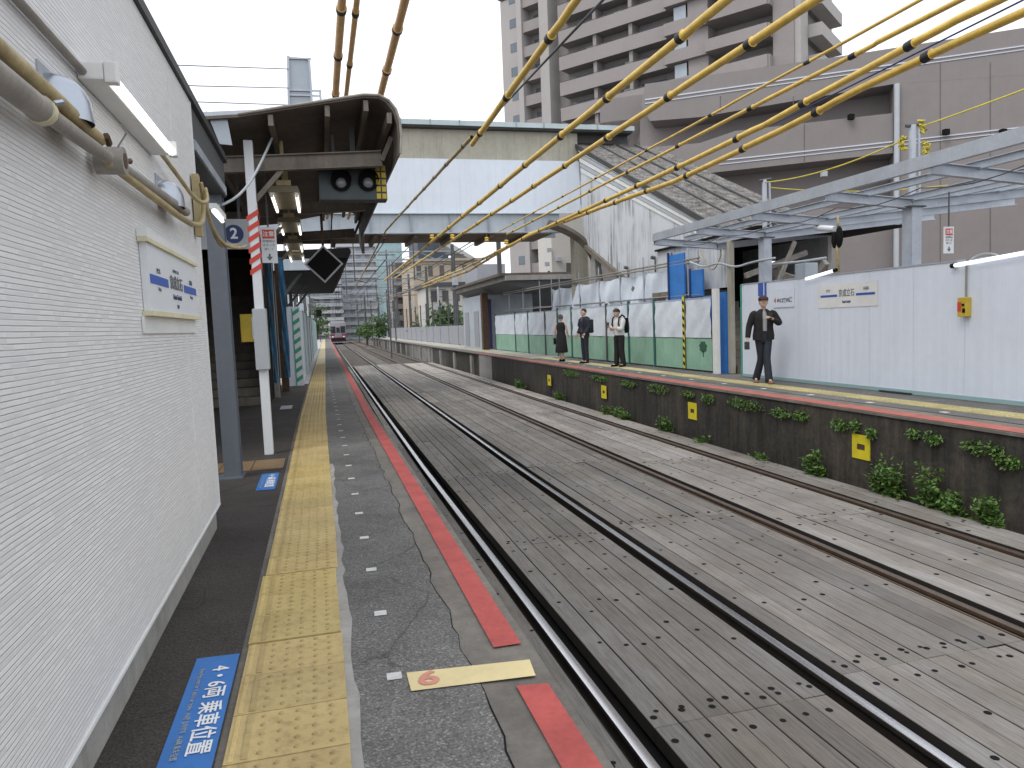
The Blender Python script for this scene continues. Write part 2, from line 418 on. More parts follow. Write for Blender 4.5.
# left platform
m = MB('coping'); m.run([(-7,.0),(.76,.0),(.76,.82),(.785,.84),(.785,PL-.004),(.51,PL),(-7,PL-.02)], -1.5, 118); struct(m, 'platform')
m = MB('asphalt')
xs = []; y = -1.2
ra = random.Random(9); prev = .5
while y < 30:                                  # the ragged seam between asphalt and coping
    prev = .505+ra.uniform(-.017, .017); xs.append((prev, y)); y += ra.uniform(.07, .2)
vs = []
for x, y in xs: vs += [(.02, y, PL+.003), (bend(x, y), y, PL+.003)]
m.add(vs, [(2*i, 2*i+1, 2*i+3, 2*i+2) for i in range(len(xs)-1)])
m.strip(.02, .52, xs[-1][1], 117, PL+.003); struct(m, 'platform_paving')
m = MB('black'); vs = []
for i, (x, y) in enumerate(xs):
    w = ra.uniform(.001, .006); vs += [(bend(x, y)-.001, y, PL+.0045), (bend(x, y)+w, y, PL+.0045)]
m.add(vs, [(2*i, 2*i+1, 2*i+3, 2*i+2) for i in range(len(xs)-1)]); struct(m, 'paving_crack')
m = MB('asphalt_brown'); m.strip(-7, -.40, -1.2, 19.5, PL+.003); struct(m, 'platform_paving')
m = MB('pale_concrete'); m.strip(-7, -.40, 19.5, 117, PL+.002); m.mat('concrete')  # far paving paler: open light beyond the canopy's shade put into the colour
vs = []; y = -1.2; xl = []
while y < 7.5: xl.append((.058+ra.uniform(-.014, .012), y)); y += ra.uniform(.1, .25)
for x, y in xl: vs += [(.0, y, PL+.0055), (x, y, PL+.0055)]
m.add(vs, [(2*i, 2*i+1, 2*i+3, 2*i+2) for i in range(len(xl)-1)]); struct(m, 'platform_paving')
# old patch of brown paving slabs beside the tactile strip
m = MB('tactile_yellow').color((.20, .135, .07))
for i in range(4): m.bev(-.42-.31*(i+1), -.42-.31*i-.008, 7.5, 8.05, PL, PL+.010, .004)
tag(m.build('tactile_branch'), 'worn brown tactile slabs crossing the left platform beside the white post', 'tactile paving')
# painted lines: left
m = MB('red_paint'); m.strip(.625, .745, 2.86, 118, PL+.006); m.add([(.632,-1,PL+.006),(.750,-1,PL+.006),(.748,2.50,PL+.006),(.630,2.52,PL+.006)], [(0,1,2,3)]); struct(m, 'painted_line')
m = MB('white_mark')
for i in range(34):
    y = 2.07+i*.652; a = ra.uniform(-.004, .004); m.add([(.175+a,y,PL+.006),(.232+a,y+a,PL+.006),(.234+a,y+.055,PL+.006),(.177+a,y+.055-a,PL+.006)], [(0,1,2,3)])
struct(m, 'painted_line')
# tactile strip, left: every tile with its five rows of domes and the guide bar
m = MB('tactile_yellow'); rt = random.Random(3)
def dome(m, x, y, z, r=.0115, h=.005):
    n = 8; vs = [(x+r*math.cos(2*PI*k/n), y+r*math.sin(2*PI*k/n), z) for k in range(n)]+[(x+r*.62*math.cos(2*PI*k/n), y+r*.62*math.sin(2*PI*k/n), z+h) for k in range(n)]
    m.add(vs, [tuple(range(n, 2*n))]+[(k, (k+1)%n, n+(k+1)%n, n+k) for k in range(n)])
y = 1.72; i = 0
shift = 0
while y < 30:
    if i in (5, 8): shift += (-.006 if i == 5 else .012); y += .012
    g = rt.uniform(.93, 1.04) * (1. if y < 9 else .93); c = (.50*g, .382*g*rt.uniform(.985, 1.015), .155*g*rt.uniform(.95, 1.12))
    m.color(c); x0 = bend(-.372, y)+shift+rt.uniform(-.002, .002); t = PL+.016+rt.uniform(-.0012, .0012)
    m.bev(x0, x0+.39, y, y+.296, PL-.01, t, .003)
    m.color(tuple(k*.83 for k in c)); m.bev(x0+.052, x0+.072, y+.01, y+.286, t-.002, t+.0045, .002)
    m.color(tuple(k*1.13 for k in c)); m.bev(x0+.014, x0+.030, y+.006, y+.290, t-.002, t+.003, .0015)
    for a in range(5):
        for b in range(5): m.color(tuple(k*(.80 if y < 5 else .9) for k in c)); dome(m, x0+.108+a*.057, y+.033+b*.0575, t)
    y += .3005; i += 1
m.color((.55, .47, .25)); m.strip(-.36, .02, 30, 117, PL+.012)
tag(m.build('tactile_paving'), 'yellow studded tactile paving strip with a guide bar on the left platform', 'tactile paving')
m = MB('tactile_yellow').color((.55, .45, .15)); ys = 2.
while ys < 40:
    g = rt.uniform(.9, 1.1); m.color((.56*g, .50*g, .26*g)); x = bend(7.82, ys); m.box(x, x+.36, ys, ys+.292, PL-.01, PL+.014)
    if ys < 16:
        for a in range(4): m.color((.46*g, .40*g, .18*g)); m.box(x+.04+a*.085, x+.07+a*.085, ys+.02, ys+.27, PL+.013, PL+.018)
    ys += .3
m.color((.5, .43, .2)); m.strip(7.82, 8.18, 40, 110, PL+.012)
tag(m.build('tactile_paving'), 'faded yellow tactile paving strip on the right platform below the white hoarding', 'tactile paving')
# right platform
m = MB('coping'); m.run([(7.1,-.3),(14,-.3),(14,PL-.01),(6.95,PL-.003),(6.95,PL-.035),(7.1,PL-.04)], .5, 112); struct(m, 'platform')
m = MB('asphalt'); m.strip(7.5, 8.72, .6, 26, PL+.003); struct(m, 'platform_paving')
m = MB('pale_concrete'); m.strip(7.5, 13.9, 26, 111, PL+.003); struct(m, 'platform_paving')
m = MB('far_red'); m.strip(6.98, 7.26, .6, 34, PL+.004); struct(m, 'painted_line')
m = MB('white_mark')
for i in range(14): m.box(7.58, 7.66, 6.1+i*1.3, 6.2+i*1.3, PL+.002, PL+.008)
struct(m, 'painted_line')
m = MB('platform_wall_dark'); m.run([(6.975,-.3),(7.099,-.3),(7.099,PL-.041),(6.975,PL-.037)], .5, 30.5)
tag(m.build('platform_wall'), 'dark stained concrete side wall of the right platform with weeds growing on it', 'platform wall')
m = MB('concrete'); m.run([(6.98,-.3),(7.099,-.3),(7.099,PL-.041),(6.98,PL-.037)], 30.51, 33.2)
m.run([(6.98+.12,-.3),(7.299,-.3),(7.299,PL-.041),(7.1,PL-.04)], 33.3, 111)
for i in range(14): y = 35+i*5.; x = bend(6.98, y); m.box(x, x+.2, y, y+.35, -.3, PL-.16)
tag(m.build('platform_wall'), 'lighter concrete side wall along the far end of the right platform', 'platform wall')
m = MB('dark_grey'); m.run([(6.83,-.10),(6.98,-.10),(6.98,-.3),(6.83,-.3)], .5, 48); struct(m, 'drain')
# ------------------------------------------------------------------ wooden decking between the rails
m = MB('deck_wood'); rd = random.Random(11)
zones = [(1.32, 1.462, 1), (1.725, 2.885, 7), (3.14, 4.64, 9), (4.90, 6.13, 7), (6.36, 6.80, 2)]
bolts = MB('black')
for zi, (x0, x1, n) in enumerate(zones):
    w = (x1-x0)/n; yy = .4-rd.uniform(0, 2)
    while yy < 47.9:
        L = min(rd.choice((3.6, 3.7, 3.8)), 48-yy)
        if L < .8: break
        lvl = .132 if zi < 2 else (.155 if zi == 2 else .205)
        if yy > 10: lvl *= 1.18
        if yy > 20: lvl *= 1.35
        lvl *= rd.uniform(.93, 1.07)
        for k in range(n):
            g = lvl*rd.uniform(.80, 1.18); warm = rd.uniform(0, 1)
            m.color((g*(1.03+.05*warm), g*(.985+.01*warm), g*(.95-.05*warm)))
            gap = .005 if (k % 2) else .011; zt = rd.uniform(-.004, .002) - (.008 if rd.random() < .08 else 0)
            a = x0+k*w+gap/2; b = x0+(k+1)*w-gap/2; ye = yy+L-.006
            xa, xb, xc, xd = bend(a, yy), bend(b, yy), bend(b, ye), bend(a, ye)
            c = .004
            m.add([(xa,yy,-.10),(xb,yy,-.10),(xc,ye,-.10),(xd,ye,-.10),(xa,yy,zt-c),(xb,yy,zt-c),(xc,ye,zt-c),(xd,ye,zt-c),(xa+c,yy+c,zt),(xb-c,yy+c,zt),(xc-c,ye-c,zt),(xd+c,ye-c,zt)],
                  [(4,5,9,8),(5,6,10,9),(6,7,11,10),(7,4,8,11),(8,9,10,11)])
            cc = m.cc; o_ = len(m.v)-12; m.color((.018, .016, .014))  # plank sides blackened: grime, and the gaps' shade put into the colour
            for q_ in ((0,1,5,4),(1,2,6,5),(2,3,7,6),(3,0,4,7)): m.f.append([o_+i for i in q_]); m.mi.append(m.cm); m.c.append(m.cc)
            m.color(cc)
            if yy < 30:
                for fy in (.10, .14+rd.uniform(0, .02), L*.32+rd.uniform(-.2, .2), L*.55+rd.uniform(-.2, .2), L*.77+rd.uniform(-.2, .2), L-.16):
                    if rd.random() < .06: continue
                    bx = bend((a+b)/2, yy)+rd.uniform(-.045, .045); by = yy+fy+(rd.uniform(-.12, .12) if fy < L-.2 and fy > .2 else rd.uniform(-.02, .02)); r = rd.choice((.017, .020, .023))
                    q = 10; bolts.add([(bx+r*math.cos(2*PI*t/q), by+r*math.sin(2*PI*t/q), zt+.0015) for t in range(q)], [tuple(range(q))])
        yy += L
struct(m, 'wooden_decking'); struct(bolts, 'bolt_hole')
# ------------------------------------------------------------------ rails
for cx, lab, top in ((1.56, 'polished steel rail running closest to the left platform edge', 'rail_shiny'), (3.02, 'polished steel rail second from the left platform', 'rail_shiny'),
                (4.77, 'dull brown rail in the middle of the wooden decking, third from the left', 'rail_dull'), (6.25, 'dull brown rail closest to the weedy right platform wall', 'rail_dull')):
    t = thing('rail', lab, 'rail', (cx, .3, -.15), group='four rails of the two tracks')
    z = .004
    b = MB('rail_rusty' if cx > 4 else 'rail_dark'); b.run([(cx-.065,-.159),(cx+.065,-.159),(cx+.065,-.145),(cx+.012,-.13),(cx+.012,z-.04),(cx+.034,z-.032),(cx+.034,z-.008),(cx-.034,z-.008),(cx-.034,z-.032),(cx-.012,z-.04),(cx-.012,-.13),(cx-.065,-.145)], .3, 230); b.build('web', t)
    h = MB(top); h.run([(cx-.033,z-.0075),(cx+.033,z-.0075),(cx+.031,z-.002),(cx+.018,z),(cx-.018,z),(cx-.031,z-.002)], .3, 230); h.build('head', t, smooth=60)
# guard timbers: dark check rail beside the brown rails
for cx in (4.70, 6.18):
    g = MB('rail_rusty'); g.run([(cx-.02,-.15),(cx+.0,-.15),(cx+.0,-.02),(cx-.02,-.02)], .3, 48); tag(g.build('check_rail'), 'rusty check rail strip beside the %s' % ('third rail from the left' if cx < 5 else 'rail by the right platform wall'), 'rail')
# ------------------------------------------------------------------ yellow step recesses on the right platform wall
for i, lab in enumerate(('nearest and largest yellow square marker on the right platform wall', 'second yellow square marker along the platform wall', 'third yellow square marker along the platform wall, left of the walking man', 'farthest yellow square marker on the wall below the standing passengers')):
    y = 8.16+4.58*i
    t = thing('step_marker', lab, 'marker', (6.99, y, .5), group='yellow markers on the right platform wall')
    b = MB('bright_yellow'); h = .165; q = .055
    x = 6.962
    b.box(x, 6.974, y-h, y+h, .5+.04, .5+h); b.box(x, 6.974, y-h, y+h, .5-h, .5-.04); b.box(x, 6.974, y-h, y-.075, .461, .539); b.box(x, 6.974, y+.075, y+h, .461, .539); b.build('plate', t)
    b = MB('rust'); b.box(6.968, 6.9735, y-.074, y+.074, .461, .539); b.build('recess', t)
# ------------------------------------------------------------------ weeds on the right platform wall
def leafclump(m, c, rx, ry, rz, n, size, rnd, droop=False):
    for _ in range(n):
        while True:
            a, b, d = rnd.uniform(-1, 1), rnd.uniform(-1, 1), rnd.uniform(-1, 1)
            if a*a+b*b+d*d < 1: break
        p = Vector((c[0]+a*rx, c[1]+b*ry, c[2]+d*rz)); L = size*rnd.uniform(.6, 1.4); w = L*.25
        ax = Vector((rnd.gauss(-.4, .7), rnd.gauss(0, 1), rnd.gauss(-.7 if droop else .3, .6))).normalized(); sd = ax.cross(Vector((rnd.gauss(0, .5), rnd.gauss(0, .5), 1))).normalized()
        nrm = ax.cross(sd); g = rnd.uniform(.45, 1.35); m.color((g*rnd.uniform(.8, 1.25), g, g*rnd.uniform(.7, 1.1)))
        m.add([p, p+ax*L*.45+sd*w+nrm*L*.06, p+ax*L, p+ax*L*.45-sd*w+nrm*L*.06], [(0,1,2,3)])
rw = random.Random(21)
ordn = ['first', 'second', 'third', 'fourth', 'fifth', 'sixth', 'seventh', 'eighth', 'ninth', 'tenth', 'eleventh', 'twelfth', 'thirteenth', 'fourteenth', 'fifteenth', 'sixteenth']
base = [(6.15, .26, .42, 'bushy'), (6.55, .22, .34, 'bushy'), (6.95, .20, .66, 'tall'), (7.55, .38, .58, 'broad'), (8.75, .32, .42, 'bushy'), (10.2, .1, .2, 'tiny'), (12.1, .14, .18, 'low'), (13.6, .34, .36, 'broad'), (15.9, .5, .30, 'broad'), (16.9, .25, .26, 'low'), (20.6, .34, .30, 'low'), (25.2, .8, .34, 'wide')]
for i, (y, ry, h, kind) in enumerate(base):
    x = bend(6.86, y); t = thing('weed', '%s leafy green weed rooted at the wall foot, %s from the right' % (kind, ordn[i]), 'weed', (x, y, -.1), group='weeds rooted at the foot of the platform wall')
    s = MB('stem'); f = MB('leaf'); ns = max(3, int(ry*34))
    for k in range(ns):
        by = y+rw.uniform(-ry, ry)*.6; hh = h*rw.uniform(.55, 1.05); lx = rw.uniform(-.16, .02); ly = rw.uniform(-.12, .12)
        pts = [(x, by, -.1), (x+lx*.4, by+ly*.4, -.1+hh*.55), (x+lx, by+ly, -.1+hh)]; s.tube(pts, [.005, .004, .002], 4)
        for q in range(7):
            u = (q+1)/7; leafclump(f, (x+lx*u, by+ly*u, -.1+hh*u), .08, .09, .06, 9, .062+.03*(1-u), rw)
    s.build('stem', t); f.build('leaves', t)
top = [(5.98, .14, .70), (6.28, .22, .80), (6.95, .10, .82), (7.25, .08, .82), (7.95, .08, .74), (8.25, .06, .80), (8.55, .14, .78), (9.4, .15, .80), (9.9, .2, .79), (10.9, .45, .83), (12.1, .18, .82), (12.9, .22, .84), (14.2, .4, .84), (15.8, .4, .84), (17.7, .5, .84), (20., .6, .85)]
for i, (y, ry, z) in enumerate(top):
    f = MB('leaf'); leafclump(f, (bend(6.945, y), y, z-.005), .04, ry*1.35, .06+.05*rw.random(), int(120+ry*560), .044, rw, True)
    tag(f.build('creeper'), 'small creeper hanging under the platform edge, %s from the right' % ordn[i], 'creeper', 'creepers hanging under the right platform edge')
# ------------------------------------------------------------------ floor stickers
def on_floor(pts, z): return [tuple(onZ(u, v, z)) for u, v in pts]
t = thing('floor_marker', 'pale yellow floor strip with a faded red number 6 at the left platform edge', 'floor marker', (.48, 2.65, PL))
b = MB('sticker_yellow'); b.add([(.25,2.605,PL+.0085),(.72,2.565,PL+.0085),(.735,2.70,PL+.0085),(.25,2.755,PL+.0085)], [(0,1,2,3)]); b.build('strip', t)
text('6', .15, 'number', 'ink_red_faded' if 'ink_red_faded' in MT else 'red_paint', (.325, 2.675, PL+.011), (1, -.08, 0), (.08, 1, 0), t, 1.15, .004)
def boarding_sticker(y0, y1, xa, xb, lab, small):
    t = thing('boarding_sticker', lab, 'floor sticker', ((xa+xb)/2, (y0+y1)/2, PL), group='blue boarding position stickers on the left platform')
    b = MB('blue_sticker'); b.add([(xa-.01,y0,PL+.0065),(xb,y0,PL+.0065),(xb,y1,PL+.0065),(xa-.01,y1+.01,PL+.0065)], [(0,1,2,3)]); b.build('sheet', t)
    z = PL+.0095; xm = xb-.05
    # the writing reads away from the track, top of the letters towards the rails
    L = y1-y0
    text('4・6両 乗車位置', .088 if not small else .08, 'lettering', 'ink_white', (xb-.062, y1-L*.49, z), (0, -1, 0), (1, 0, 0), t, 1.0*L/.86, .0009)
    text('Boarding point for 4 and 6 car trains   4·6량 승차위치   4·6辆 乘车位置', .026, 'small_lettering', 'glass_pale', (xb-.128, y1-L*.5, z), (0, -1, 0), (1, 0, 0), t, .85*L/.86, .0)
boarding_sticker(2.30, 3.17, -.565, -.405, 'large blue boarding position sticker near the camera beside the yellow tactile strip', False)
boarding_sticker(6.50, 7.25, -.60, -.45, 'smaller looking blue floor sticker beside the foot of the grey column', False)
b = MB('sign_grey'); b.box(-.75, -.55, 13.3, 13.9, PL+.003, PL+.008); tag(b.build('boarding_sticker'), 'faded pale sticker farther along the left platform floor', 'floor sticker')
# ================================================================== LEFT: STATION BUILDING WITH THE WHITE SIDING
WX = -.75
t = thing('station_building', 'white station building with narrow textured siding on the left', 'building', (-3, 2, PL))
b = MB('siding'); b.box(-6, WX, -2, 5.40, 1.172, 3.93); b.build('siding_wall', t)
b = MB('concrete'); b.box(-5.98, WX-.022, -2, 5.36, PL-.01, 1.156); b.build('plinth', t)
b = MB('white_paint'); b.box(WX-.04, WX+.006, -2, 5.41, 1.157, 1.171); b.build('base_trim', t)
b = MB('white_paint'); b.box(WX-.001, WX+.0035, 4.60, 4.607, 1.175, 3.92); b.box(WX, WX+.006, 5.385, 5.403, 1.175, 3.92)
b.build('panel_joint', t)
b = MB('dark_grey'); b.box(WX-.3, WX+.02, -2, 7.32, 3.935, 3.985); b.mat('steel_dark').box(WX-.28, WX+.008, -2, 7.30, 3.987, 4.02); b.build('eave_fascia', t)
b = MB('steel_dark'); b.box(WX-.16, WX-.01, 5.42, 7.3, 3.62, 3.93); b.mat('galv').box(WX-.009, WX+.004, 5.5, 7.25, 3.63, 3.70); b.build('eave_beam', t)
b = MB('dark_grey'); b.box(-6, WX-.3, 8.2, 9.5, 3.9, 3.98); b.build('passage_ceiling', t)

# name board on the siding: back plate, frame strips, three names and the blue bar
def name_board(nm, lab, X, y0, y1, z0, z1, face, grp=None, left='四ツ木', right='お花茶屋', frame=True):
    s = 1 if face > 0 else -1      # face +1 looks to +X (read along -Y), -1 looks to -X (read along +Y)
    t = thing(nm, lab, 'station sign', (X, (y0+y1)/2, z0))
    x = X+s*.03
    b = MB('sign_white'); b.box(X, x, y0, y1, z0, z1); bd = b.build('board', t)
    if frame:
        b = MB('frame_yellow'); b.box(X, x+s*.014, y0-.03, y1+.03, z1, z1+.018); b.box(X, x+s*.014, y0-.03, y1+.03, z0-.022, z0); b.build('frame', t)
        b = MB('white_paint'); b.box(X, x+s*.012, y0-.03, y1+.03, z1+.019, z1+.055); b.box(X, X+s*.008, y0-.06, y1+.06, z0-.10, z0-.023); b.build('light_housing', t)
    xx = x+s*.001; h = z1-z0; L = y1-y0; zc = z0+h*.48; yc = (y0+y1)/2
    rdir = (0, s, 0)      # reading direction seen from the track side
    rv = Vector(rdir)
    for a, c in ((-.48, -.17), (.17, .48)):
        b = MB('sign_blue'); ya, yb = yc+a*L*s, yc+c*L*s; b.box(xx, xx+s*.002, min(ya, yb), max(ya, yb), zc-.024*h/.36, zc+.024*h/.36); b.build('blue_bar', t)
    up = (0, 0, 1)
    P = lambda a, z: (xx+s*.002, yc+a*L*s, z)
    text('京成立石', h*.25, 'lettering', 'ink_grey', P(0, zc+h*.03), rdir, up, bd, L/h*.27, .001)
    text('けいせいたていし', h*.075, 'lettering', 'ink_grey', P(0, zc+h*.24), rdir, up, bd, L/h*.22)
    text('Keisei-Tateishi', h*.12, 'lettering', 'ink_blue', P(0, zc-h*.20), rdir, up, bd, L/h*.25, .0005)
    text('KS48', h*.09, 'lettering', 'ink_blue', P(0, zc-h*.36), rdir, up, bd, L/h*.2)
    for a, n1, n2 in ((-.34, left, 'Yotsugi'), (.34, right, 'Ohanajaya')):
        text(n1, h*.10, 'lettering', 'ink_grey', P(a, zc+h*.14), rdir, up, bd, L/h*.2)
        text(n2, h*.08, 'lettering', 'ink_grey', P(a, zc-h*.13), rdir, up, bd, L/h*.2)
    return t
name_board('station_name_sign', 'station name board with blue bar and cream frame on the white siding', WX+.002, 3.56, 4.86, 2.47, 2.775, 1)

# pipes and hoses on the siding
hs = MB('hose_beige')
px = WX+.07
hp = [tuple(onX(u, v, px)) for u, v in ((0, 50), (28, 74), (55, 98), (80, 122), (100, 140))]
hs.tube(smooth([(px, 1.2, 3.06), (px, 1.6, 3.055)]+hp), .021, 10)
hp2 = [tuple(onX(u, v, px-.012)) for u, v in ((48, 112), (70, 128), (98, 150))]
hs.tube(smooth(hp2), .019, 10)
hs.tube([(px, 2.86, 2.97), (px, 3.5, 2.975), (px, 4.2, 2.985), (px, 4.62, 3.0)], .017, 8)
tag(hs.build('beige_hose', smooth=True), 'weathered beige hoses running along the white siding at upper left', 'pipe')
cd = MB('conduit'); ce = onX(46, 114, px); cd.tube([(px, 1.2, ce.z-.005), (px, ce.y, ce.z)], .034, 12); c9 = onX(186, 212, px); cd.tube([(px, ce.y+.001, ce.z), (px, 2.9, 2.985), tuple(c9)], .024, 10)
tag(cd.build('grey_conduit', smooth=45), 'grey conduit pipe under the beige hoses along the siding', 'pipe')
t = thing('conduit_coupling', 'rusty round junction box joining the pipes on the siding', 'junction box', (px, 2.92, 2.99))
b = MB('conduit'); b.tube([(WX+.02, 2.92, 2.985), (px+.045, 2.92, 2.985)], .048, 14); b.build('body', t, smooth=45)
b = MB('rust'); b.tube([(px+.0455, 2.92, 2.985), (px+.047, 2.92, 2.985)], .028, 12); b.build('cap', t)
for a_, c_ in (((px+.02, 2.82, 3.02), (px+.025, 2.77, 3.035)), ((px+.02, 3.0, 3.0), (px+.03, 3.06, 3.015))): b = MB('rust'); b.tube([a_, c_], .012, 6); b.build('bolt', t)
b = MB('cable_grey'); b.tube([(px+.03, 2.9, 3.03), (px+.05, 2.95, 3.09), (px+.02, 3.04, 3.14)], .003, 5); b.build('wire', t)
t = thing('pipe_clamp', 'yellow tape clamp holding the pipes at far upper left', 'clamp', (px, 2.12, 2.98))
b = MB('frame_yellow'); b.tube([(px, ce.y-.05, ce.z), (px, ce.y-.02, ce.z)], .038, 12); b.build('band', t, smooth=45)
b = MB('stainless'); b.tube([(px+.03, ce.y-.03, ce.z+.02), (px+.045, ce.y-.01, ce.z+.03)], .008, 6); b.build('bolt', t)
# hooded vents
def vent(y0, y1, z0, z1, lab):
    t = thing('vent_hood', lab, 'vent', (WX, (y0+y1)/2, z0), group='stainless vent hoods on the siding')
    b = MB('stainless'); yc = (y0+y1)/2; r = (y1-y0)/2; d = .11; n = 14; vs = []; fs = []
    prof = [(0, 1.), (.25, .99), (.5, .93), (.72, .80), (.88, .60), (.97, .36), (1., .12)]
    for k in range(n+1):
        a = PI*k/n; cy = -math.cos(a); cx = math.sin(a)
        for f_, zz in ((0., 0.), (.35, .45), (.6, .72), (.82, .9), (1., 1.)):
            s_ = math.sqrt(max(0, 1-f_**2.2)); vs.append((WX+.004+d*cx*s_, yc+r*cy*(1 if f_ < .99 else .5)*(.35+.65*s_), z0+(z1-z0)*zz))
    m_ = 5
    for k in range(n):
        for j in range(m_-1): fs.append((k*m_+j, (k+1)*m_+j, (k+1)*m_+j+1, k*m_+j+1))
    b.add(vs, fs); b.build('hood', t, smooth=True)
    b = MB('galv'); b.box(WX+.001, WX+.006, y0-.015, y1+.015, z0+.02, z1+.012); b.build('flange', t)
    b = MB('black'); b.add([(WX+.003+(d-.008)*math.sin(PI*k/n), yc-(r-.006)*math.cos(PI*k/n), z0+.006) for k in range(n+1)], [tuple(range(n+1))]); b.build('louvre', t)
vent(2.47, 2.66, 3.02, 3.16, 'large stainless vent hood at upper left beside the hoses')
vent(4.05, 4.27, 3.02, 3.16, 'smaller looking stainless vent hood near the far corner of the siding')
# tube lamp on the siding
t = thing('wall_lamp', 'long white fluorescent batten lamp on the siding', 'lamp', (WX, 3.3, 3.27))
b = MB('white_paint'); b.bev(WX+.002, WX+.085, 2.85, 3.98, 3.245, 3.305, .006); b.build('housing', t)
for ya_, yb_ in ((2.845, 2.89), (3.94, 3.985)): b = MB('white_paint'); b.bev(WX+.086, WX+.128, ya_, yb_, 3.235, 3.308, .006); b.build('end_cap', t)
b = MB('tube_lit'); b.tube([(WX+.106, 2.89, 3.255), (WX+.106, 3.94, 3.255)], .017, 10); b.build('tube', t, smooth=45)
b = MB('conduit'); b.tube([(WX+.02, 1.2, 3.27), (WX+.02, 2.85, 3.27)], .014, 8); tag(b.build('thin_conduit', smooth=45), 'thin conduit feeding the batten lamp from the upper left', 'pipe')
# cable tangle at the wall's far corner
b = MB('hose_beige')
b.tube(smooth([(WX+.04, 3.98, 3.27), (WX+.06, 4.35, 3.22), (WX+.08, 4.8, 3.16), (WX+.11, 5.1, 3.2), (WX+.08, 5.25, 3.32)]), .012, 8)
b.tube(smooth([(WX+.07, 4.6, 3.0), (WX+.08, 4.9, 3.03), (WX+.06, 5.2, 3.12), (WX+.06, 5.3, 3.32)]), .016, 8)
b.tube(smooth([(WX+.06, 5.2, 3.35), (WX+.08, 5.35, 3.1), (WX+.11, 5.7, 3.0), (WX+.16, 6.4, 3.05), (WX+.17, 6.9, 3.13)]), .013, 8)
b.tube(smooth([(WX+.05, 5.25, 3.28), (WX+.09, 5.6, 2.98), (WX+.10, 6.1, 3.04), (WX+.12, 6.6, 3.1)]), .012, 8)
tag(b.build('cable_bundle', smooth=True), 'tangle of beige cables hanging at the far corner of the siding', 'cable')
b = MB('hose_beige'); b.box(WX+.01, WX+.05, 5.16, 5.23, 3.0, 3.4); tag(b.build('cable_cover'), 'upright beige cable cover at the far end of the siding', 'cable cover')
p0 = onY(210, 208, 7.0); p1 = onY(272, 138, 8.3)
b = MB('conduit'); pts = []
for k in range(11):
    u = k/10; pts.append(p0.lerp(p1, u)-Vector((0, 0, .18*math.sin(PI*u)-.0)))
b.mat('sign_grey'); b.tube(pts, .013, 8); tag(b.build('hanging_cable', smooth=True), 'light grey cable curving from the siding up to the canopy', 'cable')
t = thing('small_tube_lamp', 'short tube lamp hanging by the cable tangle', 'lamp', tuple(onY(218, 214, 6.6)))
q = onY(218, 214, 6.6); b = MB('white_paint'); b.box(q.x-.03, q.x+.03, q.y-.3, q.y+.3, q.z, q.z+.04); b.build('housing', t)
b = MB('tube_lit'); b.tube([(q.x, q.y-.28, q.z-.02), (q.x, q.y+.28, q.z-.02)], .016, 8); b.build('tube', t)

# ================================================================== CANOPY OF THE LEFT PLATFORM
t = thing('steel_column', 'grey steel column standing at the corner of the white siding', 'column', (-.93, 7.22, PL))
b = MB('column_grey'); b.box(-.935, -.785, 7.15, 7.162, PL, 3.95); b.box(-.935, -.785, 7.318, 7.33, PL, 3.95); b.box(-.865, -.855, 7.163, 7.317, PL, 3.95); b.build('shaft', t)
b = MB('column_grey'); b.box(-1.0, -.77, 7.12, 7.36, PL+.002, PL+.02); b.build('base_plate', t)
t = thing('canopy_post', 'slim white post carrying the left canopy', 'post', (-.66, 8.45, PL))
b = MB('sign_white'); b.bev(-.665, -.570, 8.40, 8.51, PL+.002, 4.42, .008); b.build('shaft', t)
b = MB('sign_grey'); b.bev(-.69, -.55, 8.36, 8.397, 1.95, 2.62, .01); b.bev(-.692, -.548, 8.4, 8.54, 1.95, 2.62, .01); b.build('boxing', t)
b = MB('ink_red')
rr = random.Random(5)
for k in range(6):
    z = 2.98+k*.115; b.add([(-.682, 8.394, z), (-.558, 8.394, z+.08), (-.558, 8.394, z+.135), (-.682, 8.394, z+.055)], [(0,1,2,3)]); b.add([(-.558, 8.394, z+.08), (-.557, 8.516, z+.0), (-.557, 8.516, z+.055), (-.558, 8.394, z+.135)], [(0,1,2,3)])
b.build('red_stripes', t)
# canopy shell
t = thing('platform_canopy', 'dark brown platform canopy with rounded eave over the left platform', 'canopy', (-1, 8, PL))
Y0, Y1 = 7.95, 21.0
prof = [(-3.4, 4.30), (-.66, 4.56), (.60, 4.80), (.76, 4.80), (.86, 4.75), (.93, 4.66), (.965, 4.53), (.97, 4.38), (.955, 4.20)]
inner = [(x-(.03 if x > .8 else 0), z-(.03 if x < .8 else .02)) for x, z in prof]
b = MB('dark_brown'); n = len(prof)
poly = prof+inner[::-1]
Yf = 15.5
vs = [(x, Y0, z) for x, z in poly]+[(x, Yf, z) for x, z in poly]; N = len(poly); fs = [(i, (i+1) % N, N+(i+1) % N, N+i) for i in range(N)]
for i in range(n-1): fs.append((i, i+1, N-2-i, N-1-i)); fs.append((N+i, N+i+1, 2*N-2-i, 2*N-1-i))
b.add(vs, fs); b.build('roof_sheet', t)
b = MB('conduit'); b.tube([(x, Y0-.012, z) for x, z in prof[1:]], .014, 6); b.build('edge_trim', t)
for y in (8.46, 11.6, 14.9):
    b = MB('brown_beam'); b.ibeam((-3.3, y, 4.02), (.80, y, 4.26), .10, .17); b.build('cross_beam', t)
for x, z in ((-.35, 4.52), (.22, 4.63), (.62, 4.70), (.86, 4.58), (-1.1, 4.44), (-1.9, 4.36)):
    b = MB('brown_beam'); b.beam((x, Y0+.03, z), (x, Yf-.05, z), .05, .11); b.build('purlin', t)
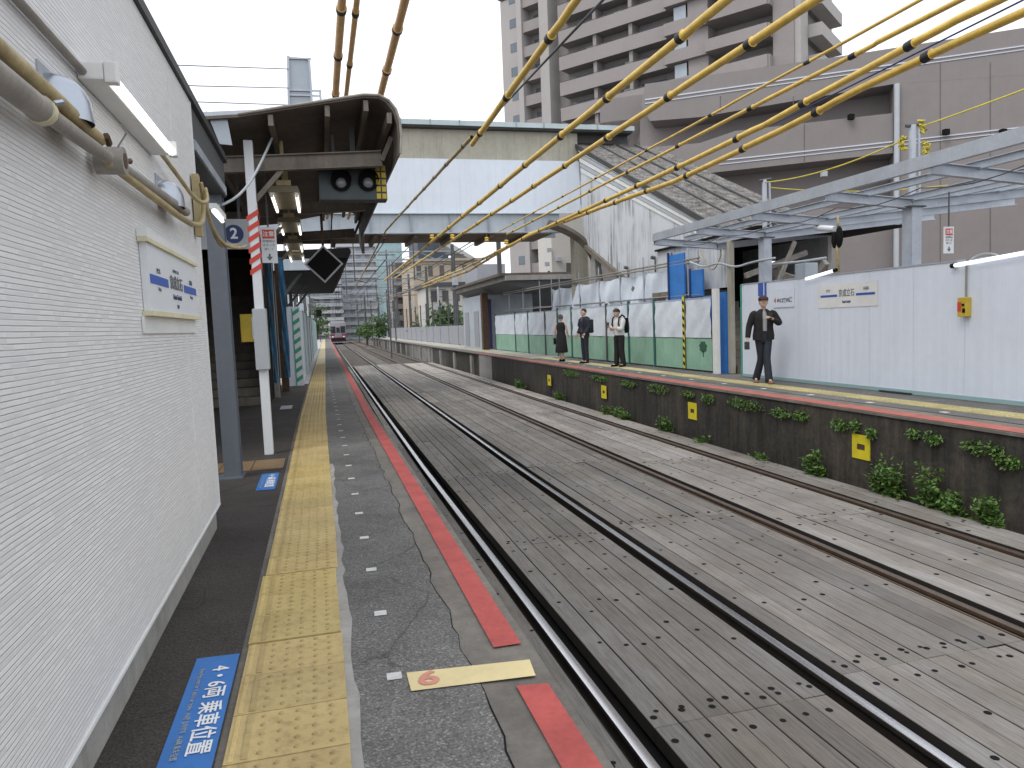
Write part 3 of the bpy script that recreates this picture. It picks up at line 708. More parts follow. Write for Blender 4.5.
for y in (8.46, 11.6, 14.9):
    b = MB('brown_beam'); b.beam((.80, y, 4.24), (.92, y, 4.5), .05, .05); b.build('eave_bracket', t); b = MB('brown_beam'); b.beam((-.62, y, 3.75), (-.25, y, 4.16), .05, .05); b.build('knee_brace', t)
b = MB('dark_brown'); b.beam((.94, 14.7, 4.0), (.94, Yf, 4.3), .05, .35); b.build('gutter_end', t)
b = MB('glass_pale'); q0 = onY(209, 118, 8.0); q1 = onY(226, 145, 8.0); b.prism([q0, q0+Vector((.17, 0, .01)), q1+Vector((.06, 0, 0)), q1+Vector((-.06, 0, .01))], (0, .02, 0)); b.build('skylight', t)
b = MB('galv'); b.prism([(-2.6, 8.6, 4.56), (-.1, 8.6, 4.80), (-.1, 8.6, 4.83), (-2.6, 8.6, 4.63)], (0, .5, 0)); b.build('roof_ridge', t)
# dark passage behind (walls, stairs)
t = thing('station_passage', 'dark station passage with steps behind the grey column', 'building', (-3, 12, PL))
b = MB('dark_brown'); b.box(-6, -5.9, 5.5, 20, PL, 4.2); b.box(-5.9, -1.05, 18.5, 18.6, PL, 4.2); b.build('wall', t)
b = MB('black'); b.box(-5.9, -1.0, 9, 18.5, 4.16, 4.2); b.build('ceiling', t)
b = MB('black'); b.box(-1.02, -.98, 14.4, 18.5, PL, 4.15); b.build('side_wall', t)
b = MB('brown_beam')
for k in range(14): b.box(-3.6, -1.05, 14.4+k*.28, 18.4, PL+.16*k+.002, PL+.16*(k+1))
b.build('stairs', t)
b = MB('stainless'); b.tube([(-1.02, 14.2, PL), (-1.02, 14.2, PL+.95), (-1.02, 17.5, PL+2.6)], .022, 8); b.build('handrail', t)
# platform number sign
t = thing('platform_number_sign', 'white hanging sign with a dark blue number 2 disc', 'sign', tuple(onY(237, 234, 9.)))
c = onY(234, 234, 9.); b = MB('sign_grey'); b.box(c.x-1.0, c.x+.17, 9., 9.06, c.z-.17, c.z+.17); b.build('board', t)
b = MB('ink_blue'); b.prism([(c.x+.105*math.cos(2*PI*k/24), 8.994, c.z+.105*math.sin(2*PI*k/24)) for k in range(24)], (0, .005, 0)); b.build('disc', t)
text('2', .17, 'number', 'ink_white', (c.x, 8.991, c.z), (1, 0, 0), (0, 0, 1), t, 1., .004)
text('➤', .16, 'arrow', 'ink_grey', (c.x-.45, 8.991, c.z), (-1, 0, 0), (0, 0, -1), t) if False else None
b = MB('ink_grey'); x = c.x-.42; b.prism([(x-.05, 8.994, c.z), (x+.04, 8.994, c.z+.07), (x+.04, 8.994, c.z-.07)], (0, .004, 0)); b.build('arrow', t)
b = MB('steel_dark'); b.box(c.x-.9, c.x-.87, 9.02, 9.04, c.z+.17, 4.16); b.box(c.x+.05, c.x+.08, 9.02, 9.04, c.z+.17, 4.2); b.build('hanger', t)
# red-topped hanging notice
def notice(c, lab, w=.18, h=.42, top=4.3):
    t = thing('hanging_notice', lab, 'sign', tuple(c), group='white hanging notices with a red heading')
    b = MB('sign_white'); b.box(c.x-w/2, c.x+w/2, c.y, c.y+.015, c.z-h/2, c.z+h/2); b.build('board', t)
    b = MB('ink_red'); b.box(c.x-w*.38, c.x+w*.38, c.y-.003, c.y-.001, c.z+h*.18, c.z+h*.43); b.build('red_panel', t)
    text('注意', h*.16, 'lettering', 'ink_white', (c.x, c.y-.005, c.z+h*.30), (1, 0, 0), (0, 0, 1), t, 1., .001)
    for k, s in enumerate(('非常時は', 'ボタンを', '押して')): text(s, h*.085, 'lettering', 'ink_grey', (c.x, c.y-.002, c.z+h*(.10-.11*k)), (1, 0, 0), (0, 0, 1), t)
    b = MB('ink_grey'); b.prism([(c.x, c.y-.004, c.z-h*.44), (c.x-w*.2, c.y-.004, c.z-h*.33), (c.x+w*.2, c.y-.004, c.z-h*.33)], (0, .003, 0)); b.prism([(c.x-w*.06, c.y-.004, c.z-h*.33), (c.x+w*.06, c.y-.004, c.z-h*.33), (c.x+w*.06, c.y-.004, c.z-h*.25), (c.x-w*.06, c.y-.004, c.z-h*.25)], (0, .003, 0)); b.build('arrow', t)
    b = MB('steel_dark'); b.box(c.x-.01, c.x+.01, c.y+.003, c.y+.013, c.z+h/2, top); b.build('hanger', t)
notice(onY(269, 245, 9.2), 'red and white hanging notice beside the striped white post')
# yellow box in the passage
q = onY(249, 328, 10.5); t = thing('yellow_box', 'yellow equipment box hanging behind the white post', 'box', tuple(q))
b = MB('box_yellow'); b.bev(q.x-.11, q.x+.11, 10.5, 10.62, q.z-.19, q.z+.19, .01); b.build('case', t); b = MB('white_paint'); b.box(q.x+.04, q.x+.08, 10.494, 10.498, q.z-.15, q.z+.15); b.build('label_strip', t)
# four hanging double tube lights
def dbl_light(x, y, z, lab):
    t = thing('hanging_light', lab, 'lamp', (x, y, z), group='twin tube lights hanging under the left canopy')
    b = MB('lamp_olive'); b.prism([(x-.17, y, z), (x-.15, y, z+.07), (x+.15, y, z+.07), (x+.17, y, z)], (0, 1.22, 0)); hs_ = b.build('housing', t)
    b = MB('hose_beige'); b.box(x-.08, x+.08, y-.02, y+.10, z+.071, z+.13); b.tube([(x, y+.05, z+.13), (x, y+.05, 4.5)], .022, 8); b.tube([(x, y+1.1, z+.07), (x, y+1.1, 4.5)], .022, 8); b.build('stem', t)
    for s in (-1, 1):
        b = MB('tube_lit'); b.tube([(x+s*.135, y+.05, z-.03), (x+s*.135, y+1.18, z-.03)], .018, 8); b.build('tube', hs_)
        b = MB('white_paint'); b.box(x+s*.135-.015, x+s*.135+.015, y+.01, y+.045, z-.05, z); b.box(x+s*.135-.015, x+s*.135+.015, y+1.185, y+1.22, z-.05, z); b.build('lamp_holder', t)
for (u, v, y, lab) in ((284, 192, 8.7, 'nearest twin tube light under the left canopy'), (289, 222, 11.4, 'second twin tube light along the left canopy'), (293, 243, 14.0, 'third twin tube light along the left canopy'), (296, 255, 16.6, 'farthest twin tube light under the left canopy')):
    q = onY(u, v, y); dbl_light(q.x, y, q.z, lab)
# two-lamp signal box under the eave
t = thing('signal_box', 'dark green box with two round grey lenses hanging under the canopy eave', 'signal', tuple(onY(353, 181, 8.7)))
c = onY(353, 182, 8.7); gx = .385; gz = .205
mk('signal_green', (.045, .062, .066), .55, .2, 4)
b = MB('signal_green'); b.bev(c.x-gx, c.x+gx, 8.7, 8.9, c.z-gz, c.z+gz, .012); b.build('case', t)
mk('lens', (.17, .18, .19), .2, .05)
for u in (341, 368):
    q = onY(u, 181, 8.68); b = MB('black'); vs = []; n = 24
    for k in range(n):
        a = 2*PI*k/n; vs += [(q.x+.115*math.cos(a), 8.695, q.z+.115*math.sin(a)), (q.x+.115*math.cos(a), 8.56 if math.sin(a) > -.2 else 8.66, q.z+.115*math.sin(a))]
    b.add(vs, [(2*k, 2*k+1, (2*k+3) % (2*n), (2*k+2) % (2*n)) for k in range(n)]); b.prism([(q.x+.114*math.cos(2*PI*k/n), 8.694, q.z+.114*math.sin(2*PI*k/n)) for k in range(n)], (0, .004, 0)); hd = b.build('lens_hood', t)
    b = MB('lens'); b.ball((q.x, 8.68, q.z-.02), (.062, .03, .062)); b.build('lens', hd, smooth=True)
b = MB('box_yellow'); q = onY(381, 182, 8.69)
for r_ in range(5):
    for s_ in (-1, 1): b.box(q.x+s_*.032-.024, q.x+s_*.032+.024, 8.685, 8.698, q.z-.19+r_*.08, q.z-.19+r_*.08+.058)
b.build('yellow_reflector', t)
b = MB('steel_dark'); b.beam((c.x+.02, 8.8, c.z+gz), (c.x+.02, 8.8, 4.7), .06, .06); b.beam((c.x-.2, 8.8, c.z+gz), (c.x-.2, 8.8, 4.6), .03, .03); b.build('hanger', t)
# brown cable covers coming down behind the canopy
b = MB('rust')
# diamond board
q = onY(324, 264, 12.2); t = thing('diamond_sign', 'black diamond shaped board with a pale border hanging below the canopy', 'sign', tuple(q))
r0 = .305; b = MB('sign_grey'); b.prism([(q.x-r0, 12.2, q.z), (q.x, 12.2, q.z-r0), (q.x+r0, 12.2, q.z), (q.x, 12.2, q.z+r0)], (0, .02, 0)); b.build('border', t)
r1 = .265; b = MB('black'); b.prism([(q.x-r1, 12.195, q.z), (q.x, 12.195, q.z-r1), (q.x+r1, 12.195, q.z), (q.x, 12.195, q.z+r1)], (0, .004, 0)); b.build('face', t)
b = MB('rust'); b.beam((q.x, 12.23, q.z), (q.x, 12.23, 4.6), .04, .04); b.beam((q.x+.12, 12.23, q.z+.2), (q.x+.2, 12.23, 4.6), .02, .02); b.build('hanger', t)
# second canopy farther along
t = thing('far_canopy', 'farther dark canopy with a pale blue fascia beyond the first one', 'canopy', (-1, 22, PL))
b = MB('black'); b.prism([(-3, 22, 4.62), (1.0, 22, 4.75), (1.05, 22, 4.62), (.9, 22, 4.45), (-3, 22, 4.45)], (0, 14, 0)); b.build('roof', t)
b = MB('glass_pale'); b.mat('pale_steel').box(-2.8, .35, 21.95, 21.99, 4.12, 4.44); b.build('fascia', t)
b = MB('black'); b.prism([(-3, 22.1, 4.10), (.75, 22.1, 4.10), (.95, 22.1, 4.44), (-3, 22.1, 4.44)], (0, 13.5, 0)); b.build('soffit', t)
for y in (22.5, 28, 34): b = MB('steel_dark'); b.box(-1.2, -1.05, y, y+.15, PL, 4.1); b.beam((-1.05, y+.07, 3.3), (-.4, y+.07, 4.1), .08, .08); b.build('post', t)
# construction strip: blue tarp, brown posts, striped hoarding
t = thing('blue_tarp', 'blue tarpaulin strips tied behind the white post', 'tarp', (-.9, 16, PL))
for x0_, x1_, y in ((-.93, -.84, 15.2), (-.78, -.66, 16.8)):
    vs = []; b = MB('blue_tarp')
    for k in range(9):
        for j in range(5): vs.append((x0_+(x1_-x0_)*j/4+.01*math.sin(k*1.7+j), y+.03*math.sin(k*2.1+j*1.9), 1.35+k*.33))
    b.add(vs, [(k*5+j, k*5+j+1, (k+1)*5+j+1, (k+1)*5+j) for k in range(8) for j in range(4)]); b.build('sheet', t, smooth=True)
for (u, y, w, h, k, lab) in ((277, 15.8, .11, 3.3, 'conduit', 'tan post beside the blue tarpaulin'), (286, 17.2, .16, 2.9, 'rust', 'rusty brown post left of the green striped panel')):
    q = onY(u, 390, y); b = MB(k); b.bev(q.x-w/2, q.x+w/2, y, y+w, PL, PL+h, .01); tag(b.build('site_post'), lab, 'post')
t = thing('striped_hoarding', 'white hoarding panel edged with green diagonal stripes on the left platform', 'panel', (-.6, 18.7, PL))
b = MB('hoarding_white'); b.box(-.80, -.62, 18.7, 18.74, PL+.02, 2.93); b.build('panel', t)
b = MB('sign_white'); b.box(-.62, -.43, 18.69, 18.73, PL+.02, 2.93); b.build('stripe_board', t)
b = MB('green_stripe')
for k in range(8): z = PL+.1+k*.235; b.add([(-.60, 18.686, z), (-.45, 18.686, z+.1), (-.45, 18.686, z+.2), (-.60, 18.686, z+.1)], [(0,1,2,3)])
b.box(-.62, -.60, 18.684, 18.689, PL+.02, 2.93); b.build('green_stripes', t)
pan = MB('hoarding_white'); 
for i in range(9):
    y = 19.6+i*4.2; x = bend(-.42, y)-.10
    if i == 0:
        t0 = thing('hoarding', 'pale hoarding panel just behind the green striped one', 'panel', (x, y, PL), group='pale hoarding panels receding along the left platform')
        b = MB('hoarding_white'); b.box(-.05, .0, 0, 3.9, 0.02, 1.95); b.build('sheet', t0, world=False)
        b = MB('green_stripe'); b.box(-.06, .012, 3.92, 3.98, 0, 2.0); b.build('post', t0, world=False)
        b = MB('galv'); b.box(-.5, .012, -.05, -.01, 0, 2.0); b.build('end_sheet', t0, world=False)
    else: dup(t0, (x, y, PL), 0, 'pale hoarding panel on the left platform, %s in the receding row' % ordn[i])
# scaffold panel showing above the canopy
t = thing('roof_scaffold', 'grey scaffold frame with a pale sheet rising above the left canopy', 'scaffold', (-.1, 22, 4.8))
a = onY(288, 56, 22); c = onY(309, 58, 22); d = onY(320, 90, 22); e = onY(289, 120, 22); f_ = onY(313, 120, 22); g_ = onY(322, 120, 22)
b = MB('galv'); b.beam(a, e, .06, .06); b.beam(c, f_, .06, .06); b.beam(d, g_, .06, .06); 
for v in (58, 90, 95, 106): b.beam(onY(288, v, 22), onY(311 if v < 80 else 321, v+1, 22), .04, .04)
b.build('frame', t)
b = MB('glass_pale'); z0 = e.z; b.add([tuple(a+Vector((0,.03,0))), tuple(c+Vector((0,.03,0))), tuple(f_+Vector((0,.03,0))), tuple(e+Vector((0,.03,0)))], [(0,1,2,3)]); b.build('sheet', t)
for i, (v0, v1) in enumerate(((66, 69), (86, 88), (102, 105))):
    b = MB('cable_grey'); b.tube([onY(120, v0-3, 16), onY(200, v0, 19), onY(289, v1, 22)], .012, 5); tag(b.build('overhead_wire'), 'thin grey wire above the left canopy, %s from the top' % ordn[i], 'wire')
# ================================================================== FOOTBRIDGE AND ITS STAIR
BY = 25.0
t = thing('footbridge', 'pale enclosed footbridge with beige upper band crossing over the tracks', 'footbridge', (2, BY, 5.5))
XL, XR = -9., 9.38
b = MB('pale_steel'); b.box(XL, 8.55, BY, BY+.03, 5.56, 6.16); b.box(XL, 8.55, BY-.10, BY+.2, 6.165, 6.20); b.box(XL, 8.55, BY-.09, BY+.2, 5.52, 5.555)
b.build('side_girder', t)
for x in [-2.2+i*1.35 for i in range(8)]:
    b = MB('grey_paint'); b.box(x, x+.03, BY-.075, BY-.002, 5.56, 6.16); b.build('stiffener', t)
b = MB('soffit_rust'); b.box(XL, 8.5, BY+.21, BY+3.1, 5.56, 5.7); b.build('soffit', t)
for x in [-2.+i*1.35 for i in range(8)]:
    b = MB('soffit_rust'); b.beam((x, BY+.22, 5.48), (x, BY+3, 5.48), .12, .16); b.build('floor_beam', t)
b = MB('bridge_white')
x = XL
while x < 9.3: b.box(x, min(x+.998, XR), BY+.02, BY+.06, 6.205, 8.04); x += 1.0
b.build('wall_panels', t)
b = MB('bridge_beige'); x = XL
while x < 9.3: b.box(x, min(x+.996, 9.36), BY+.10, BY+.14, 8.05, 9.04); x += 1.0
b.build('upper_band', t)
b = MB('bridge_dark'); b.box(9.37, 11.4, BY+.3, BY+.34, 8.75, 9.04); b.box(XL, 11.4, BY-.15, BY+3.2, 9.045, 9.10); b.build('roof_soffit', t)
b = MB('bridge_roof'); b.box(XL, 11.45, BY-.22, BY+3.3, 9.105, 9.27)
b.build('roof', t)
for i in range(15):
    b = MB('grey_paint'); b.box(-3+i*1.0, -2.96+i*1.0, BY-.235, BY-.222, 9.11, 9.29); b.build('roof_seam', t)
b = MB('bridge_white'); b.box(XL, XR, BY+3.0, BY+3.06, 5.7, 9.04); b.build('rear_wall', t)
for (x0, x1) in ((-6., -5.4),):
    b = MB('concrete'); b.box(x0, x1, BY+1, BY+2, -.3, 5.5); b.build('pier', t)
# stair flank
SX = 9.4
a0 = onX(560, 161, SX); a1 = onX(680, 225, SX); s_ = (a1.z-a0.z)/(a1.y-a0.y)
zt = lambda y: a0.z+s_*(y-a0.y)
c0 = onX(575, 235, SX); c1 = onX(640, 290, SX); s2 = (c1.z-c0.z)/(c1.y-c0.y)
zb = lambda y: c0.z+s2*(y-c0.y)
b0 = onX(598, 157, SX); b1 = onX(704, 218, SX); s3 = (b1.z-b0.z)/(b1.y-b0.y); zr = lambda y: b0.z+s3*(y-b0.y)
yl = 15.3
t = thing('bridge_stair', 'stained white covered stair descending from the footbridge to the right platform', 'stair', (9.5, 18, PL))
b = MB('stair_side'); b.prism([(SX, 24.98, zt(24.98)), (SX, 24.98, zb(24.98)), (SX, c1.y-.6, 3.0), (SX, yl, 3.0), (SX, yl, zt(yl))], (.08, 0, 0)); b.build('side_wall', t)
for k in range(5):
    f = (k+.5)/5; b = MB('white_paint' if k % 2 == 0 else 'sign_grey'); pz = lambda y, q: zt(y)+(zr(y)-zt(y))*q
    b.prism([(SX-.03-.015*k, 24.9, pz(24.9, f-.085)), (SX-.03-.015*k, yl, pz(yl, f-.085)), (SX-.03-.015*k, yl, pz(yl, f+.085)), (SX-.03-.015*k, 24.9, pz(24.9, f+.085))], (.06, 0, 0)); b.build('louvre', t)
n3 = Vector((0, -s3, 1)).normalized(); P3 = Vector((SX, b0.y, b0.z))
e0 = onP(650, 150, P3, n3); e1 = onP(765, 192, P3, n3)
XE = max(10.4, min(13.5, (e0.x+e1.x)/2))
b = MB('stair_roof'); N = 70; vs = []; y0_, y1_ = yl-.3, 25.2
for j in range(2):
    for i in range(N+1):
        x = SX-.12+(XE-SX+.12)*i/N; zz = .018*(1 if i % 2 else -1)
        y = (y0_, y1_)[j]; vs.append((x, y, zr(y)+zz+.02))
b.add(vs, [(i, i+1, N+2+i, N+1+i) for i in range(N)]); b.build('roof_sheet', t)
b = MB('bridge_dark'); b.beam((SX-.10, y0_, zr(y0_)-.02), (SX-.10, y1_, zr(y1_)-.02), .05, .14); b.build('roof_edge', t)
for q in (.25, .5, .75):
    x = SX+(XE-SX)*q; b = MB('steel_dark'); b.beam((x, y0_, zr(y0_)+.07), (x, y1_, zr(y1_)+.07), .05, .04); b.build('roof_batten', t)
b = MB('brown_beam'); b.beam((SX-.04, 24.6, zb(24.6)-.06), (SX-.04, c1.y, zb(c1.y)-.06), .14, .16); b.build('stringer', t)
b = MB('dark_brown'); b.prism([(SX+.1, 24.9, zb(24.9)), (SX+.1, c1.y, zb(c1.y)), (SX+.1, c1.y, zb(c1.y)+.2), (SX+.1, 24.9, zb(24.9)+.2)], (2.4, 0, 0)); b.build('underside', t)
b = MB('pale_concrete'); b.box(XE-.3, XE-.2, yl, 25, 1, zr(yl)-.1); b.build('back_wall', t)
for (u0, u1, y) in ((575, 588, 25.4), (595, 601, 24.2)):
    q0 = onY(u0, 260, y); q1 = onY(u1, 260, y); b = MB('bridge_beige' if u0 < 590 else 'pale_concrete'); b.box(q0.x, q1.x, y, y+.45, PL+.002, 5.45); b.build('pier', t)
q = onY(591, 250, 24.6); b = MB('dark_brown'); b.tube(smooth([onY(u, v, 24.6) for u, v in ((548, 224), (562, 228), (580, 238), (592, 252), (598, 268), (600, 300))]), .16, 4); b.build('pier_brace', t)
# small pipes and lamps fixed to the stair side
for i, (u, v) in enumerate(((655, 258), (628, 268), (672, 255))):
    q = onX(u, v, SX-.06); t2 = thing('small_floodlight', 'small dark lamp bracket on the stained stair side, %s from the left' % ordn[(1, 0, 2)[i]], 'lamp', tuple(q))
    b = MB('cable_grey'); b.tube([q, q+Vector((-.12, 0, .02))], .05, 8); b.build('head', t2); b = MB('steel_dark'); b.beam(q+Vector((0,0,-.02)), q+Vector((0, 0, -.4)), .03, .03); b.build('arm', t2)

# ================================================================== FENCES ON THE RIGHT PLATFORM
FX = 8.9
posts = [onX(u, 312, FX).y for u in (495, 515, 528, 545, 557.6, 571.6, 606.7, 629, 654.8, 685, 713)]
for i in range(len(posts)-1):
    ya, yb = posts[i+1], posts[i]; k = len(posts)-2-i
    t = thing('fence_panel', '%s site fence panel with white upper sheet, counted from the staircase' % ('end' if k == 0 else ordn[k]), 'fence', (FX, ya, PL), group='green and white site fence panels on the right platform')
    b = MB('green_panel'); b.box(FX-.012, FX+.012, ya+.05, yb-.05, PL+.04, 1.80); b.build('green_panel', t)
    rp = random.Random(i)
    b = MB('tarp_pale'); nn, mm = 14, 7; vs = []
    for p in range(nn+1):
        for q in range(mm+1):
            f = p/nn; g = q/mm; yy = ya+.06+(yb-ya-.12)*f; vs.append((FX-.02+.022*math.sin(f*9+i+g*2.3)*math.sin(g*PI)-.012*math.sin((f+g)*13), yy, 1.82+.93*g))
    b.add(vs, [(p*(mm+1)+q, (p+1)*(mm+1)+q, (p+1)*(mm+1)+q+1, p*(mm+1)+q+1) for p in range(nn) for q in range(mm)]); b.build('upper_sheet', t, smooth=True)
    b = MB('post_green' if i % 3 else 'steel_dark'); b.box(FX-.045, FX+.02, yb-.045, yb+.045, PL+.002, 2.86); b.build('post', t)
    b = MB('galv'); b.box(FX-.02, FX+.02, ya+.05, yb-.046, 2.755, 2.79); b.build('top_rail', t)
    if i == len(posts)-2:
        q = onX(703, 349, FX-.02); b = MB('tree_logo'); pts = []
        for k in range(28):
            a = 2*PI*k/28; r_ = .17+.02*math.sin(a*7); pts.append((FX-.022, q.y-r_*1.0*math.cos(a), q.z+.05+r_*.78*math.sin(a)))
        b.prism(pts, (.006, 0, 0)); b.box(FX-.022, FX-.016, q.y-.015, q.y+.015, q.z-.19, q.z-.02); b.build('tree_emblem', t)
    if i == len(posts)-3:
        b = MB('bright_yellow'); b.box(FX-.052, FX-.046, ya-.05, ya+.05, 1.05, 2.85); b.build('warning_tape', t)
        for k in range(9): b = MB('black'); b.add([(FX-.054, ya-.05, 1.1+k*.19), (FX-.054, ya+.05, 1.15+k*.19), (FX-.054, ya+.05, 1.24+k*.19), (FX-.054, ya-.05, 1.19+k*.19)], [(0,1,2,3)]); b.build('tape_stripe', t)
# upper scaffold with white sheeting behind
UX = 9.25; ya_ = onX(552, 288, UX).y; yb_ = onX(668, 264, UX).y
ups = [onX(u, 270, UX).y for u in (552, 560, 580, 600, 621, 645, 672)]
t = thing('sheeted_scaffold', 'scaffold hung with white sheets above the green and white fence', 'scaffold', (UX, 20, PL))
for i in range(len(ups)-1):
    y1, y0 = ups[i], ups[i+1]; b = MB('tarp_white'); nn, mm = 18, 10; vs = []
    for p in range(nn+1):
        for q in range(mm+1):
            f = p/nn; g = q/mm; dr = .10*math.sin(f*PI)*math.sin(g*PI*.9)*math.sin(f*5+g*4+i*2)+.02*math.sin(f*20+g*9+i)
            vs.append((UX-.03+dr, y0+.03+(y1-y0-.06)*f, 2.3+1.36*g-.07*math.sin(f*PI)*(g > .9)))
    b.add(vs, [(p*(mm+1)+q, (p+1)*(mm+1)+q, (p+1)*(mm+1)+q+1, p*(mm+1)+q+1) for p in range(nn) for q in range(mm)]); b.build('sheet', t, smooth=True)
for y in ups+[onX(u, 270, UX).y for u in (690, 700, 540, 523, 509)]:
    b = MB('galv'); b.tube([(UX-.05, y, PL+.002), (UX-.05, y, 4.1)], .024, 8); b.build('upright', t)
for z in (3.72, 3.80, 2.9):
    b = MB('conduit'); b.tube([(UX-.08, ups[-1]-1.6, z-.02), (UX-.08, 36, z+.1)], .024, 8); b.build('ledger', t)
# blue site panels
def xpanel(u0, u1, v0, v1, X, k): 
    ya, yb = onX(u0, v1, X).y, onX(u1, v1, X).y; zt_ = onX((u0+u1)/2, v0, X).z; zb_ = onX((u0+u1)/2, v1, X).z
    return MB(k).box(X, X+.04, min(ya, yb), max(ya, yb), zb_, zt_)
for (u0, u1, v0, v1, lab) in ((668, 685, 254, 310, 'tall blue site panel beside the white sheets'), (689, 703, 270, 302, 'middle blue site panel below the stair side'), (686, 722, 296, 330, 'long low blue site panel above the fence'), (717, 727, 292, 377, 'tall narrow blue panel beside the dark steps')):
    t = thing('blue_site_panel', lab, 'panel', tuple(onX(u0, v1, 9.15 if u0 < 710 else 8.98)), group='blue panels around the stair foot')
    xpanel(u0, u1, v0, v1, 9.15 if u0 < 710 else 8.98, 'blue_panel').build('sheet', t)
    xpanel(u0, u0+1.2, v0-1, v1, 9.12 if u0 < 710 else 8.95, 'ink_blue').build('edge', t)
t = thing('white_site_post', 'tall white square post at the end of the green and white fence', 'post', (8.78, 14.9, PL)); q = onX(716.5, 372, 8.78)
b = MB('white_paint'); b.bev(8.74, 8.84, q.y-.09, q.y+.09, PL+.002, 2.95, .01); b.build('shaft', t)
t = thing('stair_post', 'tan steel post left of the dark stair opening', 'post', (9.1, 14.2, PL)); q = onX(731, 372, 9.05)
b = MB('sign_grey'); b.mat('bridge_beige'); b.bev(9.02, 9.14, q.y-.06, q.y+.06, PL+.002, 4.0, .01); b.build('shaft', t)
# dark steps behind the hoarding end
t = thing('platform_steps', 'dark steps rising behind the end of the white hoarding', 'stair', (10.4, 14.6, PL))
b = MB('brown_beam')
for k in range(12): b.box(9.2, 10.9, 14.6+k*.3, 19, PL+.17*k+.002, PL+.17*(k+1))
b.build('steps', t)
b = MB('black'); b.box(9.52, 13.2, 19.0, 19.1, PL, 4.2); b.box(9.3, 13.2, 14.0, 19., 4.2, 4.25); b.build('dark_wall', t)
b = MB('conduit'); b.beam((9.3, 14.5, 3.2), (10.9, 14.5, 3.7), .08, .12); b.beam((9.6, 14.0, 2.6), (10.3, 14.1, 3.9), .06, .08); b.build('brace', t)
t = thing('hazard_bag', 'small orange and yellow bag on the floor by the stair opening', 'bag', (9.3, 14.1, PL)); q = onX(728, 370, 9.2)
b = MB('cable_orange'); b.ball((q.x, q.y, PL+.15), (.11, .1, .15)); b.build('bag', t, smooth=True)

# ================================================================== WHITE HOARDING
HX = 8.8
t = thing('white_hoarding', 'long white steel hoarding along the right platform behind the walking man', 'hoarding', (HX, 10, PL))
y = 4.6
seams = []
while y < 13.84:
    y2 = min(y+.92, 13.86); b = MB('hoarding_white'); 
    vs = []; q = 10
    for k in range(q+1):
        yy = y+(y2-y-.004)*k/q; vs += [(HX+(.0 if k % 2 else .003), yy, PL+.07), (HX+(.0 if k % 2 else .003), yy, 2.965)]
    b.add(vs, [(2*k, 2*k+2, 2*k+3, 2*k+1) for k in range(q)]); b.box(HX+.005, HX+.03, y, y2-.004, PL+.07, 2.964); b.build('panel', t); y = y2
b = MB('glass_green'); b.box(HX-.012, HX+.03, 4.6, 13.85, PL+.012, PL+.069); b.build('base_strip', t)
b = MB('galv'); b.box(HX-.01, HX+.04, 4.6, 13.86, 2.968, 2.99); b.build('top_cap', t)
b = MB('green_stripe'); b.box(HX-.01, HX+.03, 13.862, 13.90, PL+.01, 2.98)
b.build('end_post', t)
b = MB('dark_grey'); b.box(HX-.05, HX-.014, 9.2, 9.85, PL+.004, PL+.03); tag(b.build('rubber_wedge'), 'black rubber wedge lying at the hoarding foot', 'wedge')
t = thing('blue_striped_board', 'narrow board with two dark blue vertical stripes beside the walking man', 'sign', (HX-.02, 13.2, 2.5))
for (u0, u1) in ((757.6, 762.2), (764., 765.6)):
    ya, yb = onX(u0, 280, HX-.02).y, onX(u1, 280, HX-.02).y; z0, z1 = onX(760, 296, HX-.02).z, 2.965; b = MB('sign_blue'); b.box(HX-.014, HX-.006, yb, ya, z0, z1); b.build('stripe', t)
t = thing('guide_board', 'small exit guide board on the hoarding beside the walking man', 'sign', (HX-.02, 12.8, 2.4)); c = onX(784, 300, HX-.02)
b = MB('hoarding_white'); b.box(HX-.016, HX-.004, c.y-.30, c.y+.36, c.z-.14, c.z+.22); b.build('board', t)
ru = (0, -1, 0)
text('出口案内', .085, 'lettering', 'ink_grey', (HX-.019, c.y+.03, c.z-.01), ru, (0, 0, 1), t, 1.2, .003)
b = MB('ink_red'); b.prism([(HX-.018, c.y+.33, c.z), (HX-.018, c.y+.27, c.z+.06), (HX-.018, c.y+.27, c.z-.06)], (.001, 0, 0)); b.build('arrow', t)
text('Exit', .045, 'lettering', 'ink_grey', (HX-.019, c.y-.2, c.z+.04), ru, (0, 0, 1), t); text('Gate', .045, 'lettering', 'ink_grey', (HX-.019, c.y-.2, c.z-.03), ru, (0, 0, 1), t)
q0 = onX(818, 296, HX-.02); q1 = onX(877, 296, HX-.02)
def board2():
    X = HX-.002; yc = (q0.y+q1.y)/2; L = q0.y-q1.y; z0, z1 = onX(848, 307, HX).z, onX(848, 283, HX).z; zc = (z0+z1)/2; h = z1-z0
    t = thing('station_name_board', 'wide station name board with blue bars on the white hoarding', 'station sign', (X, yc, zc)); x = X-.006
    b = MB('white_paint'); b.box(x, X, yc-L/2, yc+L/2, z0, z1); b.build('board', t)
    for s in (-1, 1):
        b = MB('sign_blue'); b.box(x-.003, x-.001, yc+s*.16*L, yc+s*.46*L, zc-.018, zc+.022); b.build('blue_bar', t)
    P = lambda a, z: (x-.003, yc-a*L, z)
    text('京成立石', h*.34, 'lettering', 'ink_grey', P(0, zc+h*.08), ru, (0, 0, 1), t, L/h*.20, .001); text('Keisei-Tateishi', h*.16, 'lettering', 'ink_blue', P(0, zc-h*.27), ru, (0, 0, 1), t, L/h*.15, .001)
    text('四ツ木', h*.15, 'lettering', 'ink_grey', P(-.32, zc+h*.22), ru, (0, 0, 1), t, L/h*.15); text('お花茶屋', h*.15, 'lettering', 'ink_grey', P(.32, zc+h*.22), ru, (0, 0, 1), t, L/h*.15)
board2()
